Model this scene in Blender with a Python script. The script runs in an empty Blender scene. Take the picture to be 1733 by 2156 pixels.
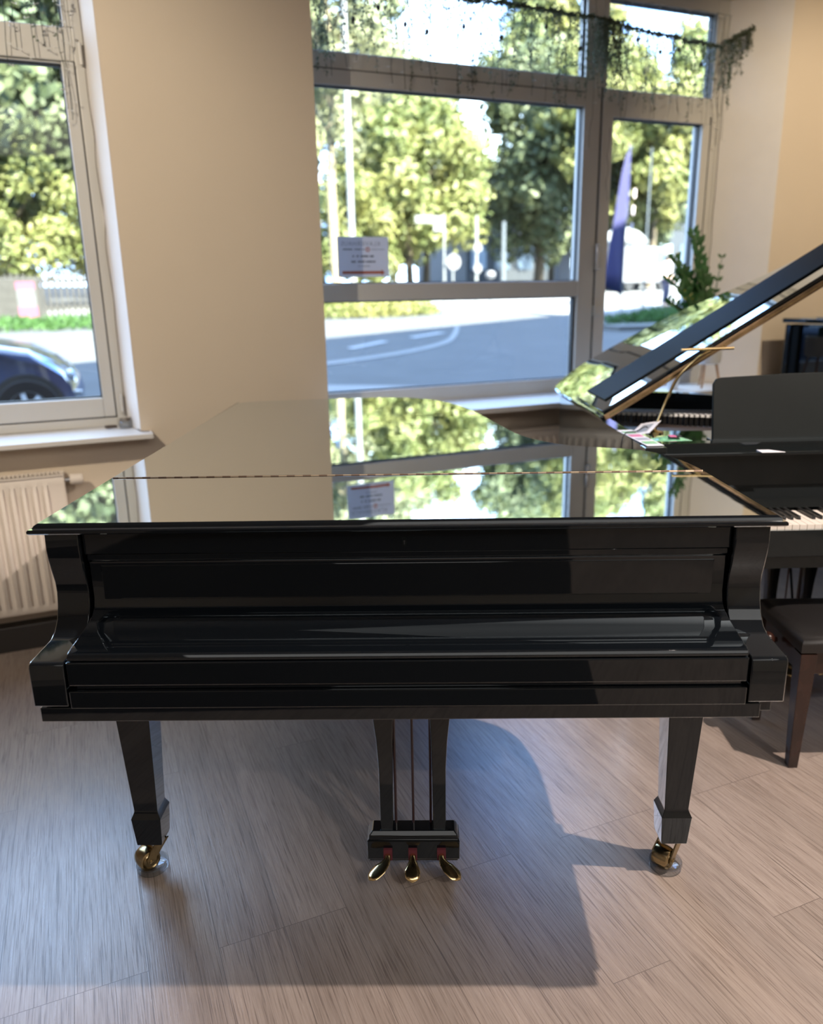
import bpy, bmesh, math, random
from mathutils import Vector, Matrix, noise
PI = math.pi
R = random.Random(7)
SC = bpy.context.scene
COL = SC.collection

# ------------------------------------------------------------------ camera
H = 1.475
PITCH, ROLL, YW, YP = 0.27486, -0.017902, 0.392641, -0.022072
A1 = YP - YW            # direction of the near piano, seen from the window wall
A2 = A1 + 0.036         # direction of the far piano
cd = bpy.data.cameras.new('camera'); cam = bpy.data.objects.new('camera', cd); COL.objects.link(cam)
cd.sensor_fit = 'HORIZONTAL'; cd.sensor_width = 26.0; cd.lens = 26.0 * 1636.55 / 1733
cd.clip_start = 0.02; cd.clip_end = 400
cam.matrix_world = Matrix.Translation((0, 0, H)) @ Matrix.Rotation(-YW, 4, 'Z') @ Matrix.Rotation(PI/2 - PITCH, 4, 'X') @ Matrix.Rotation(ROLL, 4, 'Z')
cd.dof.use_dof = True; cd.dof.focus_distance = 1.85; cd.dof.aperture_fstop = 24.5 / 14.0
SC.camera = cam
SC.view_settings.view_transform = 'Standard'; SC.view_settings.look = 'None'
SC.view_settings.gamma = 1.0; SC.view_settings.exposure = 0.1
try: SC.view_settings.use_curve_mapping = False
except Exception: pass
SC.cycles.use_denoising = True
SC.cycles.max_bounces = 8; SC.cycles.transparent_max_bounces = 16
SC.cycles.caustics_reflective = False; SC.cycles.caustics_refractive = False
SC.cycles.sample_clamp_indirect = 6.0; SC.cycles.sample_clamp_direct = 12.0

# ------------------------------------------------------------------ world, sun, lamps
def nt(m): m.use_nodes = True; t = m.node_tree; t.nodes.clear(); return t, t.nodes, t.links
W = bpy.data.worlds.new('sky'); SC.world = W
t, N, L = nt(W)
out = N.new('ShaderNodeOutputWorld'); bg = N.new('ShaderNodeBackground'); bg.inputs['Strength'].default_value = 9.5
tc = N.new('ShaderNodeTexCoord'); nz = N.new('ShaderNodeTexNoise'); nz.inputs['Scale'].default_value = 3.2; nz.inputs['Detail'].default_value = 6
cr = N.new('ShaderNodeValToRGB'); cr.color_ramp.elements[0].position = .42; cr.color_ramp.elements[0].color = (.15, .32, .80, 1)
cr.color_ramp.elements[1].position = .62; cr.color_ramp.elements[1].color = (.70, .84, 1, 1)
L.new(tc.outputs['Generated'], nz.inputs['Vector']); L.new(nz.outputs['Fac'], cr.inputs['Fac']); L.new(cr.outputs['Color'], bg.inputs['Color']); L.new(bg.outputs[0], out.inputs[0])

def light(name, kind, loc, power, color, target=None, **kw):
    d = bpy.data.lights.new(name, kind); d.energy = power; d.color = color
    for k, v in kw.items(): setattr(d, k, v)
    o = bpy.data.objects.new(name, d); o.location = loc; COL.objects.link(o)
    if target is not None: o.rotation_euler = (Vector(target) - Vector(loc)).to_track_quat('-Z', 'Y').to_euler()
    return o
def F(a, x, y, z=0.0):                       # point given in a piano's own directions
    return Vector((x*math.cos(a) - y*math.sin(a), x*math.sin(a) + y*math.cos(a), z))
sun = light('sun', 'SUN', (0, -20, 30), 62.0, (1, .94, .82), angle=0.009)
sun.rotation_euler = Vector((-0.15, 1, -1.0)).to_track_quat('-Z', 'Y').to_euler()
SPOT = F(A1, 1.82, 1.50, 2.9)
light('ceiling_spot_key', 'SPOT', SPOT, 375, (1, .85, .75), F(A1, .65, 1.45, 0), spot_size=1.5, spot_blend=.15, shadow_soft_size=.02)
light('ceiling_spot_left', 'SPOT', (-1.3, 1.6, 2.95), 215, (1, .87, .69), (-.2, 3.6, 1.75), spot_size=1.25, spot_blend=.8, shadow_soft_size=.02)
light('ceiling_spot_right', 'SPOT', (3.6, 1.6, 2.95), 128, (1, .82, .58), (4.1, 3.6, 1.9), spot_size=1.25, spot_blend=.8, shadow_soft_size=.02)
light('ceiling_spot_rear', 'SPOT', (1.6, -2.2, 2.95), 160, (1, .92, .84), (1.6, -1.6, 0), spot_size=2.4, spot_blend=.8, shadow_soft_size=.02)
light('added_room_fill', 'AREA', (0.2, -1.6, 3.05), 65, (1, .95, .90), (0.2, -1.6, 0), shape='RECTANGLE', size=4.2, size_y=2.6)  # added soft fill to lift the room's brightness, not a fixture
for nm, x, w in (('window_light_portal', -.6, 1.6), ('window_light_portal', 2.3, 2.5)):
    d = bpy.data.lights.new(nm, 'AREA'); d.shape = 'RECTANGLE'; d.size = w; d.size_y = 2.1; d.cycles.is_portal = True
    o = bpy.data.objects.new(nm, d); o.location = (x, 3.95, 1.97); o.rotation_euler = (Vector((0, -1, 0))).to_track_quat('-Z', 'Z').to_euler(); COL.objects.link(o)

# ------------------------------------------------------------------ materials
def pm(name, col, rough=.5, metal=0.0, spec=.5, noise_amt=0.0, nscale=8.0, bump=0.0, bscale=200, trans=0.0, col2=None, alpha=1):
    m = bpy.data.materials.new(name); t, N, L = nt(m)
    o = N.new('ShaderNodeOutputMaterial'); p = N.new('ShaderNodeBsdfPrincipled')
    p.inputs['Base Color'].default_value = (*col, 1); p.inputs['Roughness'].default_value = rough
    p.inputs['Metallic'].default_value = metal; p.inputs['Specular IOR Level'].default_value = spec
    tc = N.new('ShaderNodeTexCoord')
    n = N.new('ShaderNodeTexNoise'); n.inputs['Scale'].default_value = nscale; n.inputs['Detail'].default_value = 4
    L.new(tc.outputs['Object'], n.inputs['Vector'])
    c2 = col2 or tuple(max(0, c*(1-noise_amt)) for c in col)
    mx = N.new('ShaderNodeMix'); mx.data_type = 'RGBA'
    mx.inputs[6].default_value = (*c2, 1); mx.inputs[7].default_value = (*col, 1)
    mr = N.new('ShaderNodeMapRange'); mr.inputs[1].default_value = .35; mr.inputs[2].default_value = .65
    L.new(n.outputs['Fac'], mr.inputs[0]); L.new(mr.outputs[0], mx.inputs[0]); L.new(mx.outputs[2], p.inputs['Base Color'])
    if bump:
        n2 = N.new('ShaderNodeTexNoise'); n2.inputs['Scale'].default_value = bscale; n2.inputs['Detail'].default_value = 3
        b = N.new('ShaderNodeBump'); b.inputs['Strength'].default_value = bump; b.inputs['Distance'].default_value = .002
        L.new(tc.outputs['Object'], n2.inputs['Vector']); L.new(n2.outputs['Fac'], b.inputs['Height']); L.new(b.outputs[0], p.inputs['Normal'])
    if trans:
        tr = N.new('ShaderNodeBsdfTranslucent'); L.new(mx.outputs[2], tr.inputs[0]); ms = N.new('ShaderNodeMixShader'); ms.inputs[0].default_value = trans
        L.new(p.outputs[0], ms.inputs[1]); L.new(tr.outputs[0], ms.inputs[2]); L.new(ms.outputs[0], o.inputs[0])
    else: L.new(p.outputs[0], o.inputs[0])
    return m

def lacquer(name, base, rough, lo, hi, tint=(1, 1, 1)):
    """deep polyester lacquer: dark body under a clear coat whose reflectance rises with the angle"""
    m = bpy.data.materials.new(name); t, N, L = nt(m)
    o = N.new('ShaderNodeOutputMaterial'); d = N.new('ShaderNodeBsdfDiffuse'); d.inputs[0].default_value = (*base, 1)
    g = N.new('ShaderNodeBsdfGlossy'); g.inputs['Roughness'].default_value = rough; g.inputs[0].default_value = (*tint, 1)
    lw = N.new('ShaderNodeLayerWeight'); lw.inputs[0].default_value = .5
    mr = N.new('ShaderNodeValToRGB'); e = mr.color_ramp.elements; e[0].color = (lo, lo, lo, 1); e[1].color = (hi, hi, hi, 1); q = e.new(.35); q.color = (lo*1.5,)*3 + (1,); q = e.new(.68); q.color = (hi*.82,)*3 + (1,)
    tc = N.new('ShaderNodeTexCoord'); n = N.new('ShaderNodeTexNoise'); n.inputs['Scale'].default_value = 14
    b = N.new('ShaderNodeBump'); b.inputs['Strength'].default_value = .05; b.inputs['Distance'].default_value = .001
    L.new(tc.outputs['Object'], n.inputs['Vector']); L.new(n.outputs['Fac'], b.inputs['Height']); L.new(b.outputs[0], g.inputs['Normal'])
    ms = N.new('ShaderNodeMixShader'); L.new(lw.outputs['Facing'], mr.inputs[0]); L.new(mr.outputs[0], ms.inputs[0])
    L.new(d.outputs[0], ms.inputs[1]); L.new(g.outputs[0], ms.inputs[2]); L.new(ms.outputs[0], o.inputs[0])
    return m

def glass_mat(name, tint=(.93, .97, .96), refl=.06):
    m = bpy.data.materials.new(name); t, N, L = nt(m)
    o = N.new('ShaderNodeOutputMaterial'); tr = N.new('ShaderNodeBsdfTransparent'); tr.inputs[0].default_value = (*tint, 1)
    g = N.new('ShaderNodeBsdfGlossy'); g.inputs['Roughness'].default_value = 0.0
    lw = N.new('ShaderNodeLayerWeight'); lw.inputs[0].default_value = .5; pw = N.new('ShaderNodeMath'); pw.operation = 'POWER'; pw.inputs[1].default_value = 5; L.new(lw.outputs['Facing'], pw.inputs[0]); fr = N.new('ShaderNodeMath'); fr.operation = 'MULTIPLY_ADD'; fr.inputs[1].default_value = .85; fr.inputs[2].default_value = refl*.4; L.new(pw.outputs[0], fr.inputs[0])
    ms = N.new('ShaderNodeMixShader'); L.new(fr.outputs[0], ms.inputs[0]); L.new(tr.outputs[0], ms.inputs[1]); L.new(g.outputs[0], ms.inputs[2]); L.new(ms.outputs[0], o.inputs[0])
    return m

def floor_mat():
    m = bpy.data.materials.new('vinyl_plank_floor'); t, N, L = nt(m)
    o = N.new('ShaderNodeOutputMaterial'); p = N.new('ShaderNodeBsdfPrincipled'); p.inputs['Specular IOR Level'].default_value = 1.0
    tc = N.new('ShaderNodeTexCoord'); sp = N.new('ShaderNodeSeparateXYZ'); L.new(tc.outputs['Object'], sp.inputs[0])
    ax = N.new('ShaderNodeMath'); ax.operation = 'ADD'; ax.inputs[1].default_value = -.76 + .157*20; L.new(sp.outputs['X'], ax.inputs[0])
    ay = N.new('ShaderNodeMath'); ay.operation = 'ADD'; ay.inputs[1].default_value = 12.2 - .33; L.new(sp.outputs['Y'], ay.inputs[0])
    cb = N.new('ShaderNodeCombineXYZ'); L.new(ay.outputs[0], cb.inputs[0]); L.new(ax.outputs[0], cb.inputs[1])
    br = N.new('ShaderNodeTexBrick'); br.inputs['Scale'].default_value = 1; br.inputs['Brick Width'].default_value = 1.22; br.inputs['Row Height'].default_value = .157
    br.inputs['Mortar Size'].default_value = .0009; br.inputs['Mortar Smooth'].default_value = .3; br.offset = .37; br.offset_frequency = 3; br.squash_frequency = 1
    br.inputs['Color1'].default_value = (0, 0, 0, 1); br.inputs['Color2'].default_value = (1, 1, 1, 1); br.inputs['Mortar'].default_value = (.5, .5, .5, 1); br.inputs['Bias'].default_value = 0
    L.new(cb.outputs[0], br.inputs['Vector'])
    # grain stretched along each board
    off = N.new('ShaderNodeMath'); off.operation = 'MULTIPLY'; off.inputs[1].default_value = 17.3; L.new(br.outputs['Color'], off.inputs[0])
    cg = N.new('ShaderNodeCombineXYZ'); L.new(sp.outputs['X'], cg.inputs[0]); L.new(sp.outputs['Y'], cg.inputs[1]); L.new(off.outputs[0], cg.inputs[2])
    mp = N.new('ShaderNodeMapping'); mp.inputs['Scale'].default_value = (300, 7, 1); L.new(cg.outputs[0], mp.inputs[0])
    g1 = N.new('ShaderNodeTexNoise'); g1.inputs['Scale'].default_value = 1; g1.inputs['Detail'].default_value = 5; g1.inputs['Roughness'].default_value = .6; g1.inputs['Distortion'].default_value = .6; L.new(mp.outputs[0], g1.inputs['Vector'])
    mp2 = N.new('ShaderNodeMapping'); mp2.inputs['Scale'].default_value = (14, 1.1, 1); L.new(cg.outputs[0], mp2.inputs[0])
    g2 = N.new('ShaderNodeTexNoise'); g2.inputs['Scale'].default_value = 1; g2.inputs['Detail'].default_value = 4; L.new(mp2.outputs[0], g2.inputs['Vector'])
    c1 = N.new('ShaderNodeValToRGB'); e = c1.color_ramp.elements; e[0].position = .34; e[0].color = (.165, .125, .103, 1); e[1].position = .62; e[1].color = (.37, .305, .265, 1)
    el = c1.color_ramp.elements.new(.46); el.color = (.30, .24, .203, 1)
    L.new(g1.outputs['Fac'], c1.inputs[0])
    c2 = N.new('ShaderNodeMapRange'); c2.inputs[1].default_value = .3; c2.inputs[2].default_value = .7; c2.inputs[3].default_value = .9; c2.inputs[4].default_value = 1.1; L.new(g2.outputs['Fac'], c2.inputs[0])
    c3 = N.new('ShaderNodeMapRange'); c3.inputs[3].default_value = .93; c3.inputs[4].default_value = 1.08; L.new(br.outputs['Color'], c3.inputs[0])
    mm = N.new('ShaderNodeMath'); mm.operation = 'MULTIPLY'; L.new(c2.outputs[0], mm.inputs[0]); L.new(c3.outputs[0], mm.inputs[1])
    vm = N.new('ShaderNodeVectorMath'); vm.operation = 'SCALE'; L.new(c1.outputs[0], vm.inputs[0]); L.new(mm.outputs[0], vm.inputs['Scale'])
    mx = N.new('ShaderNodeMix'); mx.data_type = 'RGBA'; mx.inputs[7].default_value = (.07, .05, .04, 1); L.new(vm.outputs[0], mx.inputs[6])
    mf = N.new('ShaderNodeMath'); mf.operation = 'MULTIPLY'; mf.inputs[1].default_value = .75; L.new(br.outputs['Fac'], mf.inputs[0]); L.new(mf.outputs[0], mx.inputs[0])
    L.new(mx.outputs[2], p.inputs['Base Color'])
    rr = N.new('ShaderNodeMapRange'); rr.inputs[1].default_value = .35; rr.inputs[2].default_value = .65; rr.inputs[3].default_value = .38; rr.inputs[4].default_value = .27; L.new(g1.outputs['Fac'], rr.inputs[0]); L.new(rr.outputs[0], p.inputs['Roughness'])
    b = N.new('ShaderNodeBump'); b.inputs['Strength'].default_value = .35; b.inputs['Distance'].default_value = .0012; L.new(g1.outputs['Fac'], b.inputs['Height']); L.new(b.outputs[0], p.inputs['Normal'])
    L.new(p.outputs[0], o.inputs[0]); return m

def hinge_mat():
    m = bpy.data.materials.new('piano_hinge_brass'); t, N, L = nt(m)
    o = N.new('ShaderNodeOutputMaterial'); p = N.new('ShaderNodeBsdfPrincipled'); p.inputs['Metallic'].default_value = .9; p.inputs['Roughness'].default_value = .3
    tc = N.new('ShaderNodeTexCoord'); sp = N.new('ShaderNodeSeparateXYZ'); L.new(tc.outputs['Object'], sp.inputs[0])
    a = N.new('ShaderNodeMath'); a.operation = 'MULTIPLY'; a.inputs[1].default_value = 24; L.new(sp.outputs['X'], a.inputs[0])
    b = N.new('ShaderNodeMath'); b.operation = 'FRACT'; L.new(a.outputs[0], b.inputs[0])
    c = N.new('ShaderNodeMath'); c.operation = 'GREATER_THAN'; c.inputs[1].default_value = .5; L.new(b.outputs[0], c.inputs[0])
    mx = N.new('ShaderNodeMix'); mx.data_type = 'RGBA'; mx.inputs[6].default_value = (.50, .38, .26, 1); mx.inputs[7].default_value = (.24, .16, .11, 1); L.new(c.outputs[0], mx.inputs[0])
    L.new(mx.outputs[2], p.inputs['Base Color']); L.new(p.outputs[0], o.inputs[0]); return m

M = dict(
 lac=lacquer('black_polyester_lacquer', (.004, .0055, .0075), .018, .036, 1.0, (.92, .97, 1)),
 lac2=lacquer('black_lacquer_far', (.008, .010, .011), .03, .030, .9, (.88, .96, 1)),
 satin=pm('satin_black', (.006, .008, .009), .6, spec=.08, noise_amt=.1),
 matte=pm('matt_black_board', (.013, .016, .016), .6, spec=.15, noise_amt=.2, nscale=3),
 brass=pm('aged_brass', (.46, .36, .20), .2, metal=1, noise_amt=.35, nscale=40),
 gold=pm('polished_brass', (.85, .66, .34), .14, metal=1),
 edge=pm('brown_gold_edge', (.30, .20, .11), .3, metal=.6, noise_amt=.4, nscale=20),
 hinge=hinge_mat(), darkred=pm('dark_red_rod', (.035, .012, .012), .3),
 felt=pm('red_felt', (.12, .02, .03), .9), ivory=pm('key_white', (.78, .72, .65), .25), ebony=pm('key_black', (.008, .008, .008), .3),
 white=pm('cream_wall_paint', (.70, .60, .48), .85, bump=.25, bscale=420, noise_amt=.03, nscale=2),
 reveal=pm('white_reveal_plaster', (.78, .745, .71), .8, bump=.15, bscale=300, noise_amt=.03),
 ceil=pm('ceiling_paint', (.62, .60, .57), .9, noise_amt=.03),
 upvc=pm('window_frame_grey_white', (.56, .545, .51), .38, noise_amt=.05, nscale=3),
 dark=pm('seam_dark', (.035, .037, .04), .6), gasket=pm('rubber_gasket', (.02, .022, .024), .5),
 sill=pm('white_sill_board', (.74, .72, .70), .35, noise_amt=.03), rad=pm('radiator_enamel', (.74, .67, .60), .35, noise_amt=.02),
 plinth=pm('dark_plinth', (.022, .02, .02), .4), glass=glass_mat('window_glass'), clear=glass_mat('clear_plastic', (.82, .84, .86), .25),
 floor=floor_mat(), chrome=pm('chrome', (.7, .72, .74), .15, metal=1),
 leaf=pm('zz_leaf', (.045, .13, .035), .3, trans=.15, noise_amt=.4, nscale=30), leafold=pm('yellowed_leaf', (.22, .22, .03), .4, trans=.2),
 ivy=pm('dusty_green_plastic_leaf', (.19, .22, .14), .7, trans=.35, noise_amt=.45, nscale=25), wire=pm('dark_green_wire', (.035, .045, .03), .6),
 wireb=pm('brown_wire', (.10, .075, .06), .6), bulb=pm('tiny_clear_bulb', (.7, .7, .66), .2), berry=pm('dark_cone', (.02, .016, .012), .7),
 wood=pm('beech_wood', (.50, .28, .14), .5, noise_amt=.3, nscale=30), pot=pm('white_ceramic', (.72, .74, .76), .25),
 mahog=pm('dark_mahogany', (.035, .014, .010), .22, noise_amt=.5, nscale=12), leather=pm('black_leather', (.012, .011, .011), .38, bump=.3, bscale=350),
 paper=pm('paper_white', (.74, .74, .78), .6), papersign=pm('sign_paper', (.70, .72, .78), .6, trans=.25), ink=pm('grey_ink', (.10, .11, .13), .7), inkl=pm('pale_grey_ink', (.30, .33, .37), .7),
 orange=pm('orange_red_ink', (.42, .12, .06), .7), green=pm('green_foil', (.25, .62, .38), .15, spec=.8, noise_amt=.5, nscale=40), pink=pm('pink_label', (.55, .14, .27), .5),
 plate=pm('bronze_iron_plate', (.075, .052, .038), .38, metal=.4), steel=pm('string_steel', (.55, .56, .58), .3, metal=1), feltw=pm('white_felt', (.7, .7, .68), .9),
 board=pm('soundboard_spruce', (.42, .28, .15), .4, noise_amt=.2), cable=pm('black_cable', (.012, .012, .012), .5),
 asphalt=pm('asphalt', (.052, .053, .054), .85, noise_amt=.18, nscale=1.2, bump=.2, bscale=90), pave=pm('pale_pavement', (.15, .15, .15), .85, noise_amt=.1, nscale=2),
 kerb=pm('kerb_stone', (.11, .11, .105), .8, noise_amt=.2), mark=pm('road_marking_white', (.20, .205, .21), .7), grass=pm('lawn_blades', (.04, .105, .018), .7, trans=.3, noise_amt=.4, nscale=6),
 earth=pm('earth', (.16, .13, .08), .9, noise_amt=.4), bark=pm('bark', (.10, .078, .05), .9, noise_amt=.4, nscale=5, bump=.5, bscale=20),
 palebark=pm('pale_bark', (.24, .20, .12), .9, noise_amt=.3, nscale=4),
 lf1=pm('sunny_leaf', (.23, .225, .075), .6, trans=.35, col2=(.10, .125, .035), nscale=.5), lf2=pm('deep_leaf', (.135, .155, .07), .6, trans=.3, col2=(.05, .07, .032), nscale=.5),
 lf3=pm('pale_leaf', (.22, .225, .125), .6, trans=.35, col2=(.12, .14, .06), nscale=.4), lf4=pm('pink_brown_leaf', (.55, .45, .28), .7, trans=.3),
 polew=pm('pale_metal_pole', (.17, .175, .175), .5), poleg=pm('grey_metal_pole', (.07, .08, .09), .5), signw=pm('white_sign_plate', (.13, .13, .14), .5), blue=pm('flag_blue', (.06, .06, .17), .7, trans=.5),
 bluet=pm('sign_blue', (.02, .10, .45), .5), car=lacquer('navy_car_paint', (.03, .042, .10), .10, .07, .6), tyre=pm('tyre_rubber', (.012, .012, .013), .8), rim=pm('alloy_silver', (.75, .80, .88), .4, metal=.1),
 carglass=lacquer('car_glass', (.01, .015, .02), .02, .08, .8), lamp=lacquer('headlamp', (.2, .22, .25), .05, .2, .8), fence=pm('shade_toned_weathered_fence', (.030, .028, .025), .8, noise_amt=.4, nscale=3), pillar=pm('shade_toned_concrete', (.035, .033, .029), .9, noise_amt=.3),  # fence and pillar colours darkened to carry the tree shade
 pinkd=pm('poster_pink', (.17, .035, .075), .6), posterw=pm('shade_toned_poster_white', (.07, .07, .073), .6, noise_amt=.3, nscale=9), slate=pm('slate_facade', (.022, .027, .033), .6, noise_amt=.2), win=pm('dark_window', (.05, .07, .09), .15), winl=pm('bright_window', (.25, .31, .38), .15),  # poster white darkened as well, standing in for tree shade
 facade=pm('building_render', (.15, .145, .13), .9, noise_amt=.1), cloth=pm('white_canvas', (.22, .22, .215), .8, trans=.2), skin=pm('skin', (.52, .31, .22), .6), shirt=pm('pale_pink_cloth', (.68, .56, .58), .8), trouser=pm('dark_trousers', (.06, .06, .10), .8),
)

# ------------------------------------------------------------------ mesh helpers
class MB:
    def __init__(s): s.b = bmesh.new()
    def box(s, x0, x1, y0, y1, z0, z1, mat=None):
        vs = [s.b.verts.new(mat @ Vector(c) if mat else c) for c in ((x0,y0,z0),(x1,y0,z0),(x1,y1,z0),(x0,y1,z0),(x0,y0,z1),(x1,y0,z1),(x1,y1,z1),(x0,y1,z1))]
        for f in ((3,2,1,0),(4,5,6,7),(0,1,5,4),(1,2,6,5),(2,3,7,6),(3,0,4,7)): s.b.faces.new([vs[i] for i in f])
        return s
    def loft(s, rings, cap=True, close=True):
        rs = [[s.b.verts.new(p) for p in r] for r in rings]; n = len(rs[0])
        for a, b in zip(rs, rs[1:]):
            for i in range(n if close else n-1):
                try: s.b.faces.new((a[i], a[(i+1) % n], b[(i+1) % n], b[i]))
                except ValueError: pass
        if cap:
            for r in (rs[0][::-1], rs[-1]):
                try: s.b.faces.new(r)
                except ValueError: pass
        return s
    def prism(s, poly, a, b, axis='z'):
        f = {'z': lambda p, t: (p[0], p[1], t), 'x': lambda p, t: (t, p[0], p[1]), 'y': lambda p, t: (p[0], t, p[1])}[axis]
        return s.loft([[f(p, a) for p in poly], [f(p, b) for p in poly]])
    def tube(s, pts, r, n=8, cap=True):
        pts = [Vector(p) for p in pts]; rr = r if isinstance(r, (list, tuple)) else [r]*len(pts); rings = []; up = None
        for i, p in enumerate(pts):
            d = (pts[min(i+1, len(pts)-1)] - pts[max(i-1, 0)]).normalized()
            if up is None:
                up = Vector((0, 0, 1)) if abs(d.z) < .9 else Vector((1, 0, 0))
            u = d.cross(up).normalized(); v = u.cross(d).normalized(); up = v
            rings.append([p + (u*math.cos(2*PI*k/n) + v*math.sin(2*PI*k/n))*rr[i] for k in range(n)])
        return s.loft(rings, cap)
    def lathe(s, prof, n=24, mat=None, cap=True):
        rings = [[(mat or Matrix()) @ Vector((r*math.cos(2*PI*k/n), r*math.sin(2*PI*k/n), z)) for k in range(n)] for r, z in prof]
        return s.loft(rings, cap)
    def quad(s, c, u, v):
        c, u, v = Vector(c), Vector(u), Vector(v)
        s.b.faces.new([s.b.verts.new(p) for p in (c-u-v, c+u-v, c+u+v, c-u+v)]); return s
    def leafq(s, base, d, side, l, w):
        b = Vector(base); d = Vector(d).normalized(); sd = Vector(side).normalized()
        s.b.faces.new([s.b.verts.new(p) for p in (b, b + d*l*.5 + sd*w*.5, b + d*l, b + d*l*.5 - sd*w*.5)]); return s
    def build(s, name, mat, parent=None, smooth=35, bevel=0, seg=2, subsurf=0, recalc=True):
        if recalc: bmesh.ops.recalc_face_normals(s.b, faces=s.b.faces[:])
        me = bpy.data.meshes.new(name); s.b.to_mesh(me); s.b.free(); me.materials.append(mat)
        if smooth:
            me.shade_smooth(); me.set_sharp_from_angle(angle=math.radians(smooth))
        o = bpy.data.objects.new(name, me); COL.objects.link(o)
        if parent: o.parent = parent
        if bevel:
            md = o.modifiers.new('bevel', 'BEVEL'); md.width = bevel; md.segments = seg; md.limit_method = 'ANGLE'; md.angle_limit = .6; md.harden_normals = False
        if subsurf:
            md = o.modifiers.new('sub', 'SUBSURF'); md.levels = md.render_levels = subsurf
        return o
def tag(o, label=None, cat=None, group=None, kind=None):
    if label: o['label'] = label
    if cat: o['category'] = cat
    if group: o['group'] = group
    if kind: o['kind'] = kind
    return o
def empty(name, loc=(0, 0, 0), rz=0.0, **kw):
    o = bpy.data.objects.new(name, None); o.location = loc; o.rotation_euler = (0, 0, rz); o.empty_display_size = .1; COL.objects.link(o); return tag(o, **kw)
def S(o): o['kind'] = 'structure'; return o
def spline(P, n=6, closed=False):
    P = [Vector(p) for p in P]; out = []; m = len(P)
    rng = m if closed else m-1
    g = (lambda i: P[i % m]) if closed else (lambda i: P[max(0, min(m-1, i))])
    for i in range(rng):
        a, b, c, d = g(i-1), g(i), g(i+1), g(i+2)
        for k in range(n):
            t = k/n; out.append(.5*((2*b) + (c-a)*t + (2*a-5*b+4*c-d)*t*t + (3*b-a-3*c+d)*t**3))
    if not closed: out.append(P[-1])
    return out
def offset(poly, d):                        # outward for counter-clockwise outlines
    n = len(poly); res = []
    for i in range(n):
        a, b, c = Vector(poly[i-1]).to_2d(), Vector(poly[i]).to_2d(), Vector(poly[(i+1) % n]).to_2d()
        e1, e2 = (b-a).normalized(), (c-b).normalized()
        n1, n2 = Vector((e1.y, -e1.x)), Vector((e2.y, -e2.x)); nn = n1+n2
        if nn.length < 1e-4: nn = n1
        nn.normalize(); k = max(.5, nn.dot(n1)); res.append(b + nn*(d/k))
    return res

# ------------------------------------------------------------------ room shell
S(MB().box(-3.2, 4.5, -4, 3.9, -.06, 0).build('floor', M['floor'], smooth=0))
S(MB().box(-3.2, 4.5, -4, 3.9, 3.08, 3.2).build('ceiling', M['ceil'], smooth=0))
w = MB()
w.prism([(.206, 3.6), (1.07, 3.6), (1.02, 3.9), (.16, 3.9)], 0, 3.1)
w.prism([(3.785, 3.6), (4.5, 3.6), (4.5, 3.9), (3.53, 3.9)], 0, 3.1)
w.box(-3.2, -1.62, 3.6, 3.9, 0, 3.1)
w.box(-1.62, .206, 3.6, 3.9, 0, .885); w.box(1.07, 3.785, 3.6, 3.9, 0, .885)
w.box(-1.62, .206, 3.6, 3.9, 2.99, 3.1); w.box(1.02, 3.785, 3.6, 3.9, 2.99, 3.1)
S(w.build('wall_back', M['white'], smooth=0))
S(MB().prism([(3.7845, 3.601), (3.7835, 3.598), (3.5275, 3.799), (3.529, 3.803)], .91, 2.99).prism([(.2045, 3.599), (.2075, 3.599), (.1625, 3.803), (.159, 3.803)], .91, 2.99).build('trim_1', M['reveal'], smooth=0))
S(MB().box(4.5, 4.6, -4, 3.9, 0, 3.1).build('wall_right', M['white'], smooth=0))
S(MB().box(-3.3, -3.2, -4, 3.9, 0, 3.1).build('wall_left', M['white'], smooth=0))
S(MB().box(-3.3, 4.6, -4.1, -4, 0, 3.1).build('wall_front', M['white'], smooth=0))
S(MB().box(-3.2, -.05, 3.53, 3.6, 0, .114).box(-.05, 1.6, 3.575, 3.6, 0, .08).box(1.6, 4.5, 3.575, 3.6, 0, .08).build('baseboard_back', M['plinth'], smooth=0, bevel=.004))
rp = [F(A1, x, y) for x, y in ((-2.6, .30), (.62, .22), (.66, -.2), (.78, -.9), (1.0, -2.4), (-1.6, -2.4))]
S(MB().prism([(p.x, p.y) for p in rp][::-1], 0.0005, .004).build('added_dark_floor_piece', M['plinth'], smooth=0))  # dark piece added behind the camera to darken the piano front's reflection
# sills
S(MB().prism([(-1.66, 3.5), (.25, 3.5), (.25, 3.598), (.203, 3.6), (.163, 3.8), (-1.66, 3.8)], .887, .909).build('trim_2', M['sill'], smooth=0, bevel=.003))
S(MB().prism([(1.05, 3.45), (3.82, 3.45), (3.82, 3.598), (3.78, 3.6), (3.525, 3.8), (1.05, 3.8)], .882, .909).build('trim_3', M['sill'], smooth=0, bevel=.003))

def pane(parent, x0, x1, z0, z1, y=3.845):
    MB().box(x0-.006, x1+.006, y, y+.006, z0-.006, z1+.006).build('window_pane', M['glass'], parent, smooth=0)
    g = MB(); t = .006
    g.box(x0-.004, x0+t, 3.818, y, z0, z1); g.box(x1-t, x1+.004, 3.818, y, z0, z1); g.box(x0, x1, 3.818, y, z0-.004, z0+t); g.box(x0, x1, 3.818, y, z1-t, z1+.004)
    g.build('gasket', M['gasket'], parent, smooth=0)
def frame_bar(parent, name, x0, x1, z0, z1, y0=3.80, y1=3.875):
    return MB().box(x0, x1, y0, y1, z0, z1).build(name, M['upvc'], parent, smooth=0, bevel=.004)
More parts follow.
